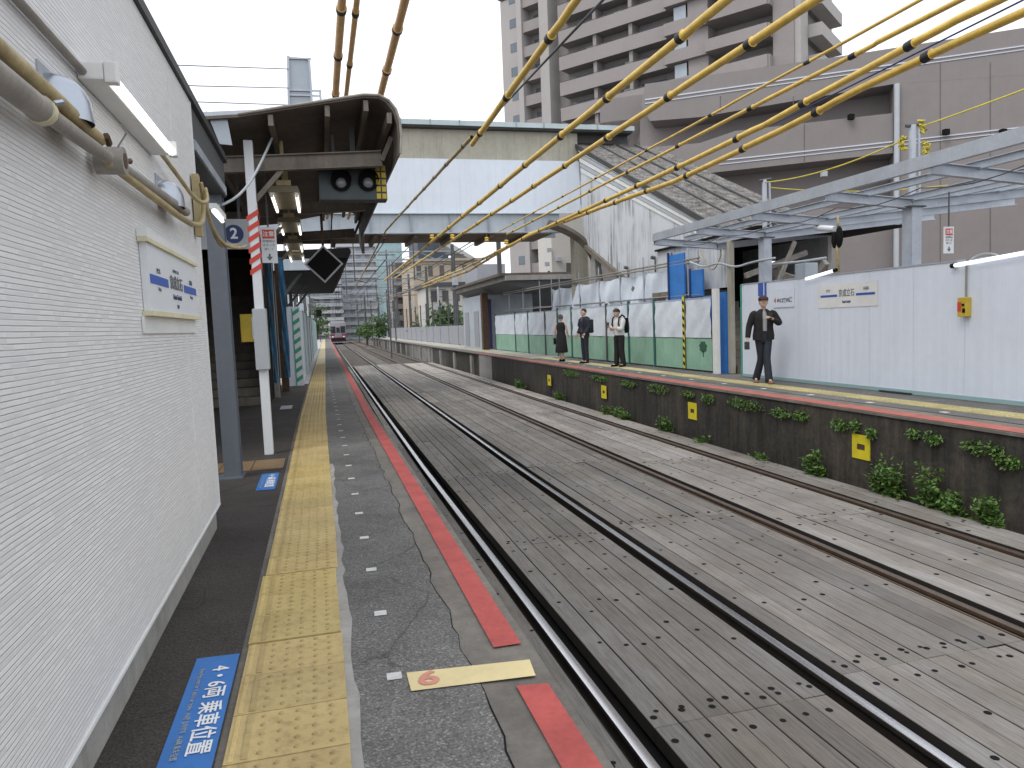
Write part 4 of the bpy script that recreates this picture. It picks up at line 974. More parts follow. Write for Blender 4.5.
# emergency intercom box
t = thing('emergency_box', 'small yellow emergency box with a pink face mounted on the white hoarding', 'box', tuple(onX(963, 307, HX-.1))); c = onX(963.5, 307, HX-.06)
b = MB('box_yellow'); b.bev(HX-.10, HX-.002, c.y-.075, c.y+.065, c.z-.135, c.z+.135, .01); b.build('case', t)
b = MB('ink_red'); b.box(HX-.106, HX-.101, c.y-.0, c.y+.06, c.z-.06, c.z+.07); b.build('red_label', t)
b = MB('black'); b.tube([(HX-.102, c.y-.035, c.z+.03), (HX-.115, c.y-.035, c.z+.03)], .018, 10); b.box(HX-.106, HX-.101, c.y-.065, c.y-.02, c.z-.08, c.z-.02); b.build('button', t)
b = MB('conduit'); b.tube([(HX-.02, c.y, c.z+.14), (HX-.02, c.y, 2.9), (HX-.03, c.y-.02, 3.0)], .014, 6); b.build('cable', t)
for (u0, v0, u1, v1, lab) in ((952, 266, 1046, 249, 'long white tube lamp on top of the white hoarding at right'), (806, 279, 836, 270, 'short white tube lamp on the hoarding top above the name board')):
    a = onX(u0, v0, HX-.04); c2 = onX(u1, v1, HX-.04); t = thing('hoarding_lamp', lab, 'lamp', tuple(a))
    b = MB('tube_white'); b.tube([a, c2], .028, 10); b.build('tube', t, smooth=45)
    e = a if u0 > 900 else c2; d = (c2-a).normalized()*(.05 if u0 > 900 else -.05)
    b = MB('black'); b.tube([e-d*.2, e+d], .034, 10); b.build('end_cap', t)
    b = MB('galv'); b.box(HX-.02, HX+.0, (a.y+c2.y)/2-.02, (a.y+c2.y)/2+.02, 2.99, a.z-.01 if a.z > 3.01 else 3.0); b.build('bracket', t)
b = MB('hose_beige'); b.mat('sign_grey'); pts = [onX(u, v, HX-.03) for u, v in ((968, 262), (975, 256), (985, 253), (996, 254), (1001, 258))]; b.tube(smooth(pts), .012, 6); tag(b.build('loop_cable', smooth=True), 'loose cable loop over the right tube lamp', 'cable')
q = onX(949, 240, 8.85); notice(Vector((8.85, q.y, q.z)), 'red and white hanging notice above the white hoarding at right', .17, .38, 3.98)

# ================================================================== STEEL CANOPY FRAME ON THE RIGHT PLATFORM
t = thing('steel_canopy', 'unroofed grey steel canopy frame above the white hoarding', 'canopy', (9.1, 9.5, PL))
CX = 9.1; FZ = 4.17
def rz_(x): return 4.12-(x-7.5)*.085 if x < CX else 3.985+(x-CX)*.09
b = MB('galv'); b.beam((7.5, 3.5, FZ), (7.5, 15.4, FZ), .02, .17); b.beam((7.545, 3.5, FZ+.078), (7.545, 15.4, FZ+.078), .07, .012); b.beam((7.545, 3.5, FZ-.078), (7.545, 15.4, FZ-.078), .07, .012); b.build('front_beam', t)
cy = [5.66, 9.55, 13.44]
for y in cy:
    b = MB('galv'); b.ibeam((CX, y, PL+.002), (CX, y, 3.90), .18, .20, .014, (0, 1, 0)); b.box(CX-.097, CX-.085, y-.09, y+.09, PL+.01, 3.9); b.build('column', t)
ys = []
y = cy[0]-1.945
while y < 15.5: ys.append(y); y += 1.945
ys.append(15.32)
for y in ys:
    for (xa, xb) in ((7.52, CX-.01), (CX+.01, 13.4)):
        b = MB('galv'); b.ibeam((xa, y, rz_(xa)-.04), (xb, y, rz_(xb)-.02), .09, .15, .012); b.build('rafter', t)
for x in (8.28, 9.1, 9.95, 10.8, 11.7, 12.7):
    b = MB('galv'); b.ibeam((x, 3.5, rz_(x)+.075), (x, 15.36, rz_(x)+.075), .07, .11, .01); b.build('purlin', t)
for y in cy:
    b = MB('steel_dark'); b.box(CX-.16, CX+.16, y-.12, y+.12, 3.902, 3.925); b.build('cap_plate', t)
for i in range(16):
    y = 5+i*.62; x = 11.2
    for j in range(2):
        b = MB('white_paint'); r_ = .07; yy = y+j*.31; b.tube([(x, yy-r_, rz_(x)+.14), (x, yy-r_*.6, rz_(x)+.14+r_), (x, yy, rz_(x)+.14+r_*1.3), (x, yy+r_*.6, rz_(x)+.14+r_), (x, yy+r_, rz_(x)+.14)], .012, 5)
        if not j: b.build('roof_clip', t)
b = MB('steel_dark'); pts = []
for k in range(25):
    y = 5+k*.42; pts.append((8.1, y, 3.98-.10*abs(math.sin(k*PI/4)))) 
b.tube(pts, .008, 5); tag(b.build('slung_cable', smooth=True), 'dark cable slung in loops under the steel canopy frame', 'cable')
# rope posts
rope = []
for (y, top, lab) in ((9.55, 5.17, 'grey stub post with yellow rope ties above the near canopy column'), (13.44, 5.1, 'thin stub post holding the yellow rope farther along the canopy frame')):
    t = thing('rope_post', lab, 'post', (CX, y, 4.1)); r_ = .055 if y < 10 else .05
    b = MB('galv'); b.tube([(CX, y, 4.1), (CX, y, top)], r_, 10); b.tube([(CX+.14, y, 4.1), (CX+.12, y, top-.05)], .02, 6); b.build('shaft', t, smooth=45)
    b = MB('steel_dark'); b.tube([(CX-.12, y, top-.02), (CX+.16, y, top+.02)], .028, 8); b.build('cross_bar', t)
    if y < 10:
        for dx, dz in ((-.2, -.28), (.17, -.02), (.24, -.36)):
            b = MB('rope_yellow'); rk = random.Random(int(dz*100)); pts = []
            for k in range(26): pts.append((CX+dx+rk.uniform(-.06, .06), y-.02+rk.uniform(-.05, .05), top+dz+.09-.2*k/26+rk.uniform(-.03, .03)))
            b.tube(pts, .018, 6); b.build('rope_knot', t, smooth=True)
def sag(a, c, s, n=14): a = Vector(a); c = Vector(c); return [a.lerp(c, k/n)-Vector((0, 0, s*4*(k/n)*(1-k/n))) for k in range(n+1)]
b = MB('rope_yellow'); b.tube(sag((CX, 13.44, 5.05), (CX-.15, 9.55, 4.95), .12), .012, 6); tag(b.build('yellow_rope', smooth=True), 'yellow rope strung between the two stub posts', 'rope')
b = MB('rope_yellow'); b.tube(sag((CX+.1, 9.5, 5.13), (CX+.1, 4.5, 5.35), .05), .012, 6); tag(b.build('yellow_rope', smooth=True), 'yellow rope running from the near stub post out of frame right', 'rope')
b = MB('rope_yellow'); b.tube(sag((CX+.1, 13.44, 4.95), (12.3, 12.0, 4.75), .1), .010, 6); tag(b.build('yellow_rope', smooth=True), 'short yellow rope tied low on the far stub post', 'rope')
# camera and speaker cluster
q = onX(838, 236, 8.9); t = thing('cctv_camera', 'black and white camera cluster hanging under the steel frame', 'camera', tuple(q))
b = MB('sign_white'); a = onX(817, 228, 8.9); c2 = onX(835, 229, 8.9); b.tube([a, c2], .055, 12); b.build('camera_body', t, smooth=45)
b = MB('black'); b.ball((q.x, q.y-.03, q.z-.02), (.06, .075, .19)); b.ball((q.x-.02, q.y+.07, q.z-.06), (.05, .05, .15)); b.build('speaker', t, smooth=True)
b = MB('hose_beige'); e = onX(838, 272, 8.9); b.tube([(q.x, q.y, q.z-.15), (q.x, q.y+.02, q.z-.3), e], .03, 8); b.tube([(q.x, q.y, q.z+.1), (q.x, q.y, 4.0)], .02, 6); b.build('arm', t, smooth=True)
# clutter of cables and boxes behind the hoarding
for i, (pts, r_, k, lab) in enumerate((([(690, 262), (705, 268), (718, 262), (735, 268), (752, 262), (775, 258)], .025, 'sign_grey', 'pale hose looping below the far end of the canopy frame'), ([(700, 250), (712, 276), (724, 250), (712, 244)], .015, 'hose_beige', 'coiled beige cable in front of the stair wall'), ([(760, 268), (775, 264), (800, 262), (826, 258)], .03, 'sign_grey', 'pale pipe behind the hoarding under the canopy frame'))):
    b = MB(k); b.tube(smooth([onX(u, v, 9.0+.2*i) for u, v in pts]), r_, 6); tag(b.build('site_cable', smooth=True), lab, 'cable')
for (u, v, w_, h_, X, k, nm, lab) in ((706, 262, .5, 1.2, 9.6, 'cream_wall', 'site_locker', 'cream site locker between the blue panels and the canopy frame'), (800, 272, .35, .35, 9.7, 'pale_steel', 'junction_box', 'grey junction box behind the hoarding top')):
    q = onX(u, v, X); b = MB(k); b.bev(q.x, q.x+.3, q.y-w_/2, q.y+w_/2, q.z-h_/2, q.z+h_/2, .015); tag(b.build(nm), lab, 'box')
for i, (a, c2) in enumerate((((760, 268, 10.2), (830, 290, 10.2)), ((780, 262, 10.4), (770, 292, 10.4)), ((800, 300, 10.6), (826, 262, 10.6)))):
    b = MB('conduit'); b.beam(onX(a[0], a[1], a[2]), onX(c2[0], c2[1], c2[2]), .10, .14); tag(b.build('raking_beam'), 'beige raking beam behind the hoarding, %s one from the camera' % ordn[i], 'beam')
t = thing('far_tube_lamp', 'lit white tube lamp behind the hoarding under the stair', 'lamp', tuple(onX(770, 262, 10.8))); b = MB('tube_lit'); b.tube([onX(760, 262, 10.8), onX(796, 262, 10.8)], .02, 8); b.build('tube', t)
# ================================================================== OVERHEAD CABLES
def cable(pts, r, sp, kc, lab, start=.6, plain_after=None, grp='insulated overhead cables'):
    """one continuous sleeve with dark joint bands; pts: world polyline"""
    P = [Vector(p) for p in pts]; L = [0]
    for i in range(1, len(P)): L.append(L[-1]+(P[i]-P[i-1]).length)
    def at(s):
        for i in range(1, len(P)):
            if s <= L[i] or i == len(P)-1: return P[i-1].lerp(P[i], (s-L[i-1])/(L[i]-L[i-1]))
    rc = random.Random(int(r*1e4)+int(P[0].x*37)); ev = [(0, r, 0)]; s = start
    while s < L[-1]-.3:
        j = .055
        ev += [(s-.35, r*rc.uniform(.95, 1.08), 0), (s-j-.004, r*1.02, 0), (s-j, r*1.3, 1), (s+j, r*1.3, 1), (s+j+.004, r*1.02, 0)]; s += sp*rc.uniform(.9, 1.1)
    ev.append((L[-1], r, 0)); ev = [e for e in ev if 0 <= e[0] <= L[-1]]
    for i in range(1, len(P)-1): ev.append((L[i], r, 0))
    ev.sort(key=lambda e: e[0])
    vs = []; fs = []; n = 10; mi = []
    wob = [rc.uniform(-1, 1) for _ in ev]
    for i, (s, rr_, k) in enumerate(ev):
        p = at(s)+Vector((0, 0, .006*wob[i])); d = (at(min(s+.05, L[-1]))-at(max(s-.05, 0))).normalized(); x = d.cross(Vector((0, 0, 1))).normalized(); y = x.cross(d)
        for q in range(n): a = 2*PI*q/n; vs.append(p+(x*math.cos(a)+y*math.sin(a))*rr_)
    b = MB(kc); o = 0
    b.v = vs; b.mats = [kc, 'cable_black']
    for i in range(len(ev)-1):
        for q in range(n): b.f.append([i*n+q, i*n+(q+1) % n, (i+1)*n+(q+1) % n, (i+1)*n+q]); b.mi.append(1 if ev[i][2] and ev[i+1][2] else 0); b.c.append((1, 1, 1))
    return tag(b.build('overhead_cable', smooth=50), lab, 'cable', grp)
def line(p, q, y0, y1, X, n=8, sg=0.):
    a = onX(p[0], p[1], X); c = onX(q[0], q[1], X); out = []
    for k in range(n+1):
        y = y0+(y1-y0)*k/n; u = (y-a.y)/(c.y-a.y); out.append((X, y, a.z+(c.z-a.z)*u-sg*4*(k/n)*(1-k/n)))
    return out
cable(line((577, 0), (500, 106), 4.8, 10.5, 2.3), .036, 1.5, 'cable_yellow', 'yellow sleeved cable highest over the near track, left of the apartment tower')
cable(line((500, 106), (400, 215), 10.5, 24., 2.3)[0:]+[(2.3, 45, 4.9)], .028, 1.4, 'hose_beige', 'thin greyish continuation of the left yellow cable down towards the bridge girder')
cable(line((727, 0), (440, 235), 4.8, 44, 3.9), .048, 2.0, 'cable_yellow', 'thick yellow sleeved cable crossing the middle of the apartment tower')
cable(line((815, 0), (430, 255), 4.6, 44, 4.6), .044, 1.9, 'cable_yellow', 'thick yellow sleeved cable second from the left over the tower')
cable(line((920, 0), (520, 220), 4.4, 22, 5.55), .018, 2.2, 'cable_yellow', 'thin yellow cable crossing the brown building, upper of the thin pair')
cable(line((960, 0), (525, 225), 4.4, 22, 5.8), .026, 2.1, 'cable_yellow', 'thin yellow cable crossing the brown building, lower of the thin pair')
def pl(px, X): return [(X, 4.2, onX(*px[0], X).z+.02)]+[tuple(onX(u, v, X)) for u, v in px]
cable(pl([(1000, 0), (957, 20), (842, 82), (764, 125), (704, 155), (620, 194), (560, 221)], 6.2)+[(6.2, 21, 4.93), (6.05, 30, 4.72), (5.9, 42, 4.75)], .041, 1.7, 'cable_yellow', 'thick yellow sleeved cable second from the right above the steel frame')
cable(pl([(1024, 12), (938, 51), (862, 88), (782, 130), (722, 159), (675, 181), (600, 208), (530, 234)], 6.5)+[(6.2, 30, 4.6), (5.95, 42, 4.62)], .044, 1.7, 'cable_yellow', 'thickest and rightmost yellow sleeved cable above the steel frame')
b = MB('ink_blue'); b.tube([(6.45, 4.3, 5.16), (6.45, 9, 5.04), (6.3, 18, 5.02)], .010, 5); tag(b.build('overhead_wire', smooth=True), 'thin dark blue wire between the two thickest yellow cables', 'wire')
def plain(pts, r, lab, k='cable_grey'): b = MB(k); b.tube(pts, r, 6); return tag(b.build('overhead_wire', smooth=True), lab, 'wire', 'bare overhead wires')
plain(line((603, 0), (400, 215), 4.8, 24, 2.45), .013, 'thin bare wire just right of the left yellow cable')
plain([(5.9, 42, 4.75), (5.75, 60, 4.95), (5.7, 116, 5.2)], .03, 'thin continuation of the upper thick yellow cable down the line', 'conduit')
plain([(5.95, 42, 4.62), (5.8, 60, 4.85), (5.75, 116, 5.1)], .03, 'thin continuation of the thickest yellow cable down the line', 'conduit')
for X, z, lab in ((2.3, 4.75, 'bare contact wire over the near track beyond the bridge'), (5.5, 4.75, 'bare contact wire over the far track beyond the bridge'), (2.3, 5.4, 'bare messenger wire over the near track beyond the bridge'), (5.5, 5.4, 'bare messenger wire over the far track beyond the bridge'), (3.9, 5.9, 'bare feeder wire between the tracks beyond the bridge'), (7.4, 6.3, 'bare feeder wire over the right platform beyond the bridge')):
    plain([(bend(X, y), y, z+.25*math.sin(y/9)*0) for y in (26, 60, 100, 170)], .018, lab)
for (X, z, r, uu, kk, lab) in ((.26, 6.0, .047, 342, 'cable_orange', 'orange sleeved cable above the left canopy, leftmost of three'), (.43, 6.0, .034, 357, 'cable_orange', 'thinner orange sleeved cable in the middle of three above the left canopy'), (.97, 6.0, .052, 405, 'cable_orange', 'thick orange sleeved cable above the left canopy, rightmost of three')):
    q = onZ(uu, 0, 6.0); X = q.x; cable([(X, 4.2, q.z), (X, q.y, q.z), (X, 16, q.z-.02), (X, 24.7, q.z)], r, 1.55, kk, lab, 1.2+X*.5, grp='orange overhead cables')
# insulators hung from the bridge girder
for i, (X, Y, z) in enumerate(((2.3, 24.8, 5.3), (3.9, 24.8, 5.3), (4.6, 24.8, 5.3), (5.8, 24.8, 5.2), (6.5, 24.8, 5.1), (1.0, 24.8, 5.3))):
    t = thing('insulator', 'brown insulator hanging under the bridge girder, %s from the left' % ordn[(1, 2, 3, 4, 5, 0)[i]], 'insulator', (X, Y, z), group='insulators under the bridge girder')
    b = MB('rust'); b.tube([(X, Y, 5.5), (X, Y, z+.16)], .02, 6); b.build('rod', t)
    b = MB('cable_yellow' if X > 3 else 'rust'); b.tube([(X, Y, z+.16), (X, Y, z+.12), (X, Y, z+.08), (X, Y, z+.04), (X, Y, z)], [.04, .09, .05, .09, .04], 10); b.build('sheds', t, smooth=40)
# ================================================================== GANTRIES, POLES, TRAIN
def gantry(y, xl, xr, h, lab):
    t = thing('gantry', lab, 'gantry', (bend(xl, y), y, -.3), group='steel catenary gantries beyond the bridge')
    xl, xr = bend(xl, y), bend(xr, y)
    for x in (xl, xr):
        b = MB('steel_dark'); b.beam((x, y, -.3), (x, y, h+.5), .22, .22); b.build('post', t)
    b = MB('galv'); b.mat('grey_paint'); b.beam((xl, y, h), (xr, y, h), .10, .10); b.beam((xl, y, h-.6), (xr, y, h-.6), .10, .10); n = 9
    for k in range(n):
        xa = xl+(xr-xl)*k/n; xb = xl+(xr-xl)*(k+1)/n; b.beam((xa, y, h if k % 2 else h-.6), (xb, y, h-.6 if k % 2 else h), .05, .05)
    b.build('truss', t)
    for X in (bend(2.3, y), bend(5.5, y)):
        b = MB('steel_dark'); b.beam((X-.5, y, h-.6), (X-.5, y, 4.9), .06, .06); b.beam((X-.5, y, 5.0), (X+.2, y, 4.8), .04, .04); b.build('drop_arm', t)
for i, y in enumerate((40, 55, 70, 85, 100, 116, 135, 158)): gantry(y, -1.9 if y > 45 else -2.2, 9.8, 7.6+(.4 if i % 2 else 0), 'steel lattice gantry over both tracks, %s beyond the bridge' % ordn[i])
ty = 132.; tx = bend(2.29, ty)
t = thing('train', 'distant white and red commuter train approaching on the near track', 'train', (tx, ty, 0))
b = MB('train_white'); b.bev(tx-1.4, tx+1.4, ty, ty+19, .95, 3.75, .18); b.build('body', t, smooth=40)
b = MB('train_dark'); b.bev(tx-1.3, tx+1.3, ty+.3, ty+18.6, .25, .94, .05); b.build('underframe', t)
for x0, x1 in ((-1.22, -.42), (.42, 1.22)):
    b = MB('train_dark'); b.bev(tx+x0, tx+x1, ty-.03, ty+.02, 1.85, 3.05, .015); b.build('windscreen', t)
b = MB('train_dark'); b.bev(tx-.30, tx+.30, ty-.03, ty+.02, 1.9, 2.85, .015); b.build('door_window', t)
for s in (-1, 1):
    b = MB('train_red'); b.box(tx+s*1.0-.38, tx+s*1.0+.38, ty-.035, ty-.001, 1.35, 1.72); b.build('red_panel', t)
    b = MB('headlight'); b.tube([(tx+s*.95, ty-.05, 1.22), (tx+s*.95, ty-.01, 1.22)], .11, 10); b.build('headlight', t)
b = MB('train_red'); b.bev(tx-1.2, tx+1.2, ty-.2, ty+.25, .95, 1.12, .03); b.build('front_step', t)
b = MB('train_white'); b.box(tx-1.1, tx+1.1, ty-.25, ty+.2, .18, .32); b.build('snow_plough', t)
b = MB('galv'); b.bev(tx-1.2, tx+1.2, ty+.5, ty+18.5, 3.752, 3.95, .05); b.build('roof_gear', t)

# ================================================================== FAR PLATFORM FURNITURE
t = thing('waiting_shelter', 'flat roofed grey waiting shelter on the right platform', 'shelter', (8.9, 40, PL))
def sx(u, v, y): return onY(u, v, y)
b = MB('concrete'); b.box(8.25, 12.2, 31.8, 44, 4.28, 4.50); b.build('roof_slab', t)
b = MB('dark_brown'); b.box(8.0, 12.2, 32, 44.5, 4.50, 4.62); b.build('roof_edge', t)
b = MB('steel_dark'); b.prism([(8.3, 31.9, 4.27), (9.0, 31.9, 3.95), (12, 31.9, 3.95), (12, 31.9, 4.27)], (0, 12, 0)); b.build('soffit', t)
b = MB('pale_steel'); b.box(8.62, 8.68, 38.8, 44., PL+.004, 3.95); b.box(8.7, 11.5, 38.7, 38.78, PL+.004, 3.95); b.build('wall', t)
for y in (39.6, 42.3):
    b = MB('far_grey'); b.box(8.60, 8.615, y, y+1.2, PL+.1, 3.1); b.build('door', t)
b = MB('blue_tarp'); b.mat('ink_blue'); b.box(8.9, 9.1, 38.5, 38.69, PL+.01, 3.7); b.build('blue_post', t)
b = MB('rust'); q = onY(487, 349, 37.5); b.bev(q.x-.17, q.x+.17, 37.5, 37.9, PL+.004, 4.0, .02); b.build('brown_column', t)
# long mesh fence behind the far half of the platform
yy = 45.
k = 0
t0 = None
while yy < 105:
    x = bend(8.95, yy); L = 4.
    if t0 is None:
        t0 = thing('mesh_fence', 'dark posted mesh fence bay nearest the waiting shelter', 'fence', (x, yy, PL), group='mesh fence bays along the far right platform')
        b = MB('steel_dark'); b.box(-.05, .05, -.05, .05, 0, 3.4); b.build('post', t0, world=False)
        b = MB('far_grey'); b.box(-.01, .01, .06, L-.06, .05, 1.35); b.build('sheet', t0, world=False)
        b = MB('steel_dark')
        for z in (1.45, 2.0, 2.6, 3.2): b.tube([(0, .05, z), (0, L-.05, z)], .012, 4)
        b.build('wires', t0, world=False)
    else: dup(t0, (x, yy, PL), 0, 'dark posted mesh fence bay along the far right platform, %s past the shelter' % (ordn[k] if k < 16 else 'last'))
    yy += L; k += 1
# ================================================================== BUILDINGS BEYOND
def block(nm, lab, u0, u1, vt, Y, D, wall, floors, cols, win, base=-.3, roof=None, band=None, cat='building', ww=.55, wh=.5, vref=290):
    x0 = onY(u0, vref, Y).x; x1 = onY(u1, vref, Y).x; H = onY((u0+u1)/2, vt, Y).z
    t = thing(nm, lab, cat, ((x0+x1)/2, Y, base)); b = MB(wall); b.box(x0, x1, Y, Y+D, base, H); b.build('wall', t)
    fh = (H-base)/floors; cw = (x1-x0)/max(cols, 1)
    for f in range(floors):
        z = base+f*fh
        if z+fh < 1.5: continue
        if band:
            b = MB(band); b.box(x0-.05, x1+.05, Y-.9, Y-.01, z-.12, z+fh*.36); b.build('balcony', t)
        for c in range(cols):
            if f*cols+c > 95: break
            xa = x0+cw*(c+.5-ww/2); b = MB(win); b.box(xa, xa+cw*ww, Y-.04, Y+.02, z+fh*(.42 if band else .3), z+fh*(.42+wh if band else .3+wh)); b.build('window', t)
    if roof: b = MB(roof); b.box(x0-.3, x1+.3, Y-.4, Y+D+.3, H+.003, H+.35); b.build('roof', t)
    return t, x0, x1, H
block('apartment_block', 'large pale grey apartment block far down the line with many floor bands', 338, 382, 215, 190, 20, 'pale_wall', 16, 5, 'far_grey', band='pale_wall')
block('apartment_block', 'narrow grey block standing left behind the far gantries', 300, 342, 262, 175, 18, 'far_grey', 11, 4, 'recess', band='pale_wall')
block('office_block', 'pale greenish glass block beyond the right end of the gantries', 383, 404, 238, 160, 15, 'glass_green', 12, 3, 'glass_pale')
block('apartment_block', 'brownish apartment block between the glass block and the beige building', 394, 418, 262, 128, 12, 'tower_brown', 7, 2, 'recess', band='bldg_brown')
block('beige_house', 'beige building with a flat cornice left of the waiting shelter', 414, 482, 261, 100, 14, 'beige_wall', 4, 6, 'recess', roof='beige_wall', ww=.4)
t_, x0, x1, H = block('slate_block', 'dark slate coloured block rising behind the beige building', 420, 450, 236, 120, 12, 'slate_roof', 5, 1, 'slate_roof')
block('white_house', 'small white house with dark windows beside the far platform fence', 428, 462, 286, 72, 8, 'cream_wall', 3, 3, 'recess', roof='slate_roof')
t = thing('gabled_roof_house', 'white roofed house peeking beside the slate block', 'house', tuple(onY(460, 250, 110)))
a = onY(446, 240, 110); c = onY(474, 257, 110); b = MB('sign_grey'); b.prism([(a.x, 110, a.z), (c.x, 110, c.z), (c.x, 110, c.z-.6), (a.x, 110, a.z-.9)], (0, 6, 0)); b.build('roof', t)
b = MB('beige_wall'); b.box(a.x, c.x-.3, 110.3, 116, -.3, c.z-.3); b.build('wall', t)
block('grey_shed', 'ribbed grey shed roofline right of the beige building', 478, 506, 264, 70, 8, 'far_grey', 2, 1, 'far_grey')
# white building under the bridge
t_, x0, x1, H = block('white_building', 'plain white building with few small windows seen under the footbridge', 553, 640, 205, 46, 3, 'cream_wall', 3, 1, 'cream_wall')
for (u0, u1, v0, v1) in ((566, 572, 263, 279), (547.5, 550, 271, 281)):
    a = onY(u0, v0, 46); c = onY(u1, v1, 46); b = MB('recess'); b.box(a.x, c.x, 45.93, 45.97, c.z, a.z); b.build('window', t_)
for (u, v) in ((548, 250), (558, 259), (546, 264)):
    a = onY(u, v, 46); b = MB('sign_grey'); b.box(a.x-.15, a.x+.15, 45.7, 45.96, a.z-.15, a.z+.1); b.build('vent', t_)
t = thing('dark_lattice_shed', 'dark slatted storage shed behind the fence under the bridge', 'shed', tuple(onY(525, 305, 43)))
a = onY(497, 292, 43); c = onY(556, 325, 43); b = MB('dark_grey'); b.box(a.x, c.x, 43, 45, 1, a.z); b.build('wall', t)
for k in range(7): b = MB('conduit'); z = 1.3+k*.33; b.box(a.x, c.x, 42.95, 42.985, z, z+.05); b.build('slat', t)
b = MB('sign_grey'); b.beam(onY(500, 302, 40), onY(560, 286, 40), .1, .12); b.build('ramp_rail', t)
# ------------------------------------------------------------------ apartment tower
A = onY(541, 341, 88); A.z = 0; D = Vector((.605, -.797, 0)).normalized(); nF = Vector((-.797, -.605, 0))
rzT = math.atan2(D.y, D.x)
def uT(px, v=60): return (onP(px, v, A, nF)-A).dot(D)
H = 43.; fh = 2.95
t = thing('apartment_tower', 'tall brown grey apartment tower with stacked balconies behind the footbridge', 'apartment tower', tuple(A), rzT)
def TB(k): return MB(k)
u498, u523, u550, u560, u640, u668, u710, u745, u795 = [uT(p) for p in (498, 523, 550, 560, 640, 668, 710, 745, 795)]
DEP = 11.
u517 = uT(517)
b = TB('tower_brown'); b.mat('tower_recess').box(u560, u795, 1.8, DEP, 0, 62); b.build('core_wall', t, world=False)
b = TB('tower_light'); b.box(u498, u517, .9, DEP, 0, H); b.build('left_wing_wall', t, world=False)
b = TB('tower_brown'); b.box(u517+.02, u560-.02, 2.0, DEP, 0, H+.3); b.build('left_core', t, world=False)
for (a, c, y0) in ((u517, uT(522), .1), (uT(541), u550, -.2)):
    b = TB('tower_light'); b.box(a, c, y0, 2.0, 0, H+1.); b.build('pillar', t, world=False)
b = TB('tower_light'); b.box(u498-.3, u560, .6, DEP+.3, H+.31, H+.8); b.build('parapet', t, world=False)
for f in range(1, 19):
    z = f*fh
    if z < H-1:
        b = TB('tower_parapet'); b.box(uT(522)+.02, uT(541)-.02, .4, 1.98, z-.25, z+1.0); b.build('balcony', t, world=False)
        b = TB('glass'); uu = (u498+u517)/2; b.box(uu-.1, uu+1.2, .86, .895, z+1.0, z+2.1); b.build('window', t, world=False)
        b = TB('glass'); b.box(uT(526), uT(538), 1.94, 1.99, z+.1, z+2.1); b.build('window', t, world=False)
    # main balconies
    b = TB('tower_parapet'); b.box(u560, u668-.02, -.2, -.02, z-.38, z+1.15); b.mat('tower_recess').box(u560, u668-.02, -.018, 1.79, z-.30, z-.05); b.build('balcony', t, world=False)
    for q in range(3):
        ua = u560+(u668-u560)*(q+.12)/3; b = TB('glass'); b.box(ua, ua+(u668-u560)*.22, 1.74, 1.79, z, z+2.1); b.build('window', t, world=False)
    for q in (1, 2):
        ua = u560+(u668-u560)*q/3; b = TB('tower_brown'); b.box(ua-.1, ua+.35, .1, 1.78, z-.04, z+2.62); b.build('divider', t, world=False)
    rq = random.Random(f)
    for q in range(3):
        if rq.random() < .6: ua = u560+(u668-u560)*(q+rq.uniform(.45, .8))/3; b = TB('sign_grey'); b.box(ua, ua+.9, 1.2, 1.6, z-.04, z+rq.choice((.7, 1.9))); b.build('air_conditioner', t, world=False)
    b = TB('steel_dark'); b.box(u560+.1, u668-.1, -.13, -.09, z+1.25, z+1.30); b.build('handrail', t, world=False)
    # bay with tall pale windows, stepped forward
    b = TB('tower_brown'); b.box(u668, u710, -.9, 1.78, z-.3, z+.95); b.box(uT(690), u710, -.4, 1.77, z+.951, z+2.64); b.build('bay', t, world=False)
    b = TB('glass_pale'); b.box(uT(676), uT(688), -.35, -.30, z+.96, z+2.5); b.build('window', t, world=False)
    # right stack
    if f % 1 == 0:
        b = TB('tower_brown'); b.box(u710+.02, uT(772), -1.4, -1.22, z-.28, z+.92); b.box(uT(772), uT(772)+.2, -1.22, 1.78, z-.28, z+.92); b.mat('tower_recess').box(u710+.02, uT(772), -1.2, 1.78, z-.28, z-.08); b.build('balcony', t, world=False)
        b = TB('glass_pale'); b.box(uT(742), uT(752), 1.74, 1.79, z, z+2.1); b.build('window', t, world=False)
b = TB('tower_brown'); b.box(uT(772)+.21, u795, -.3, 1.79, 0, 62); b.build('corner_wall', t, world=False)
b = TB('tower_light'); b.box(u795+.001, u795+.6, -.1, 2.2, 0, 62); b.box(u795+.001, u795+.6, DEP-1.2, DEP, 0, 62); b.build('side_pillar', t, world=False)
for f in range(4, 19):
    z = f*fh; b = TB('tower_light'); b.box(u795+.6, u795+1.9, 2.3, DEP-1.0, z-.28, z+.95); b.build('side_balcony', t, world=False)
# ------------------------------------------------------------------ brown low building with ramps
P = onY(900, 100, 27); P.z = 0; D2 = Vector((.82, -.574, 0)).normalized(); n2 = Vector((-.574, -.82, 0))
t = thing('brown_ramp_building', 'long brown building with curved parapet bands and white stripe lines at right', 'building', tuple(P))
into = Vector((.574, .82, 0))
def face(pxs, off, dep, k, nm):
    pts = [onP(u, v, P+into*off, n2) for u, v in pxs]; b = MB(k); b.prism(pts, into*dep); return b.build(nm, t)
face([(645, 84), (829, 58), (1150, 8), (1150, 66), (893, 84), (700, 117), (650, 121), (641, 105)], 0, 9, 'bldg_brown', 'upper_band')
face([(893.6, 84), (1150, 66), (1150, 330), (893.6, 318)], .003, 9, 'bldg_brown', 'end_wall')
face([(620, 150), (700, 143), (735, 131), (893, 113), (893, 153), (718, 172), (640, 182), (600, 178)], 0, 9, 'bldg_brown', 'lower_band')
face([(600, 100), (893, 60), (893, 330), (600, 330)], 1.5, 6, 'bldg_brown', 'recess_wall')
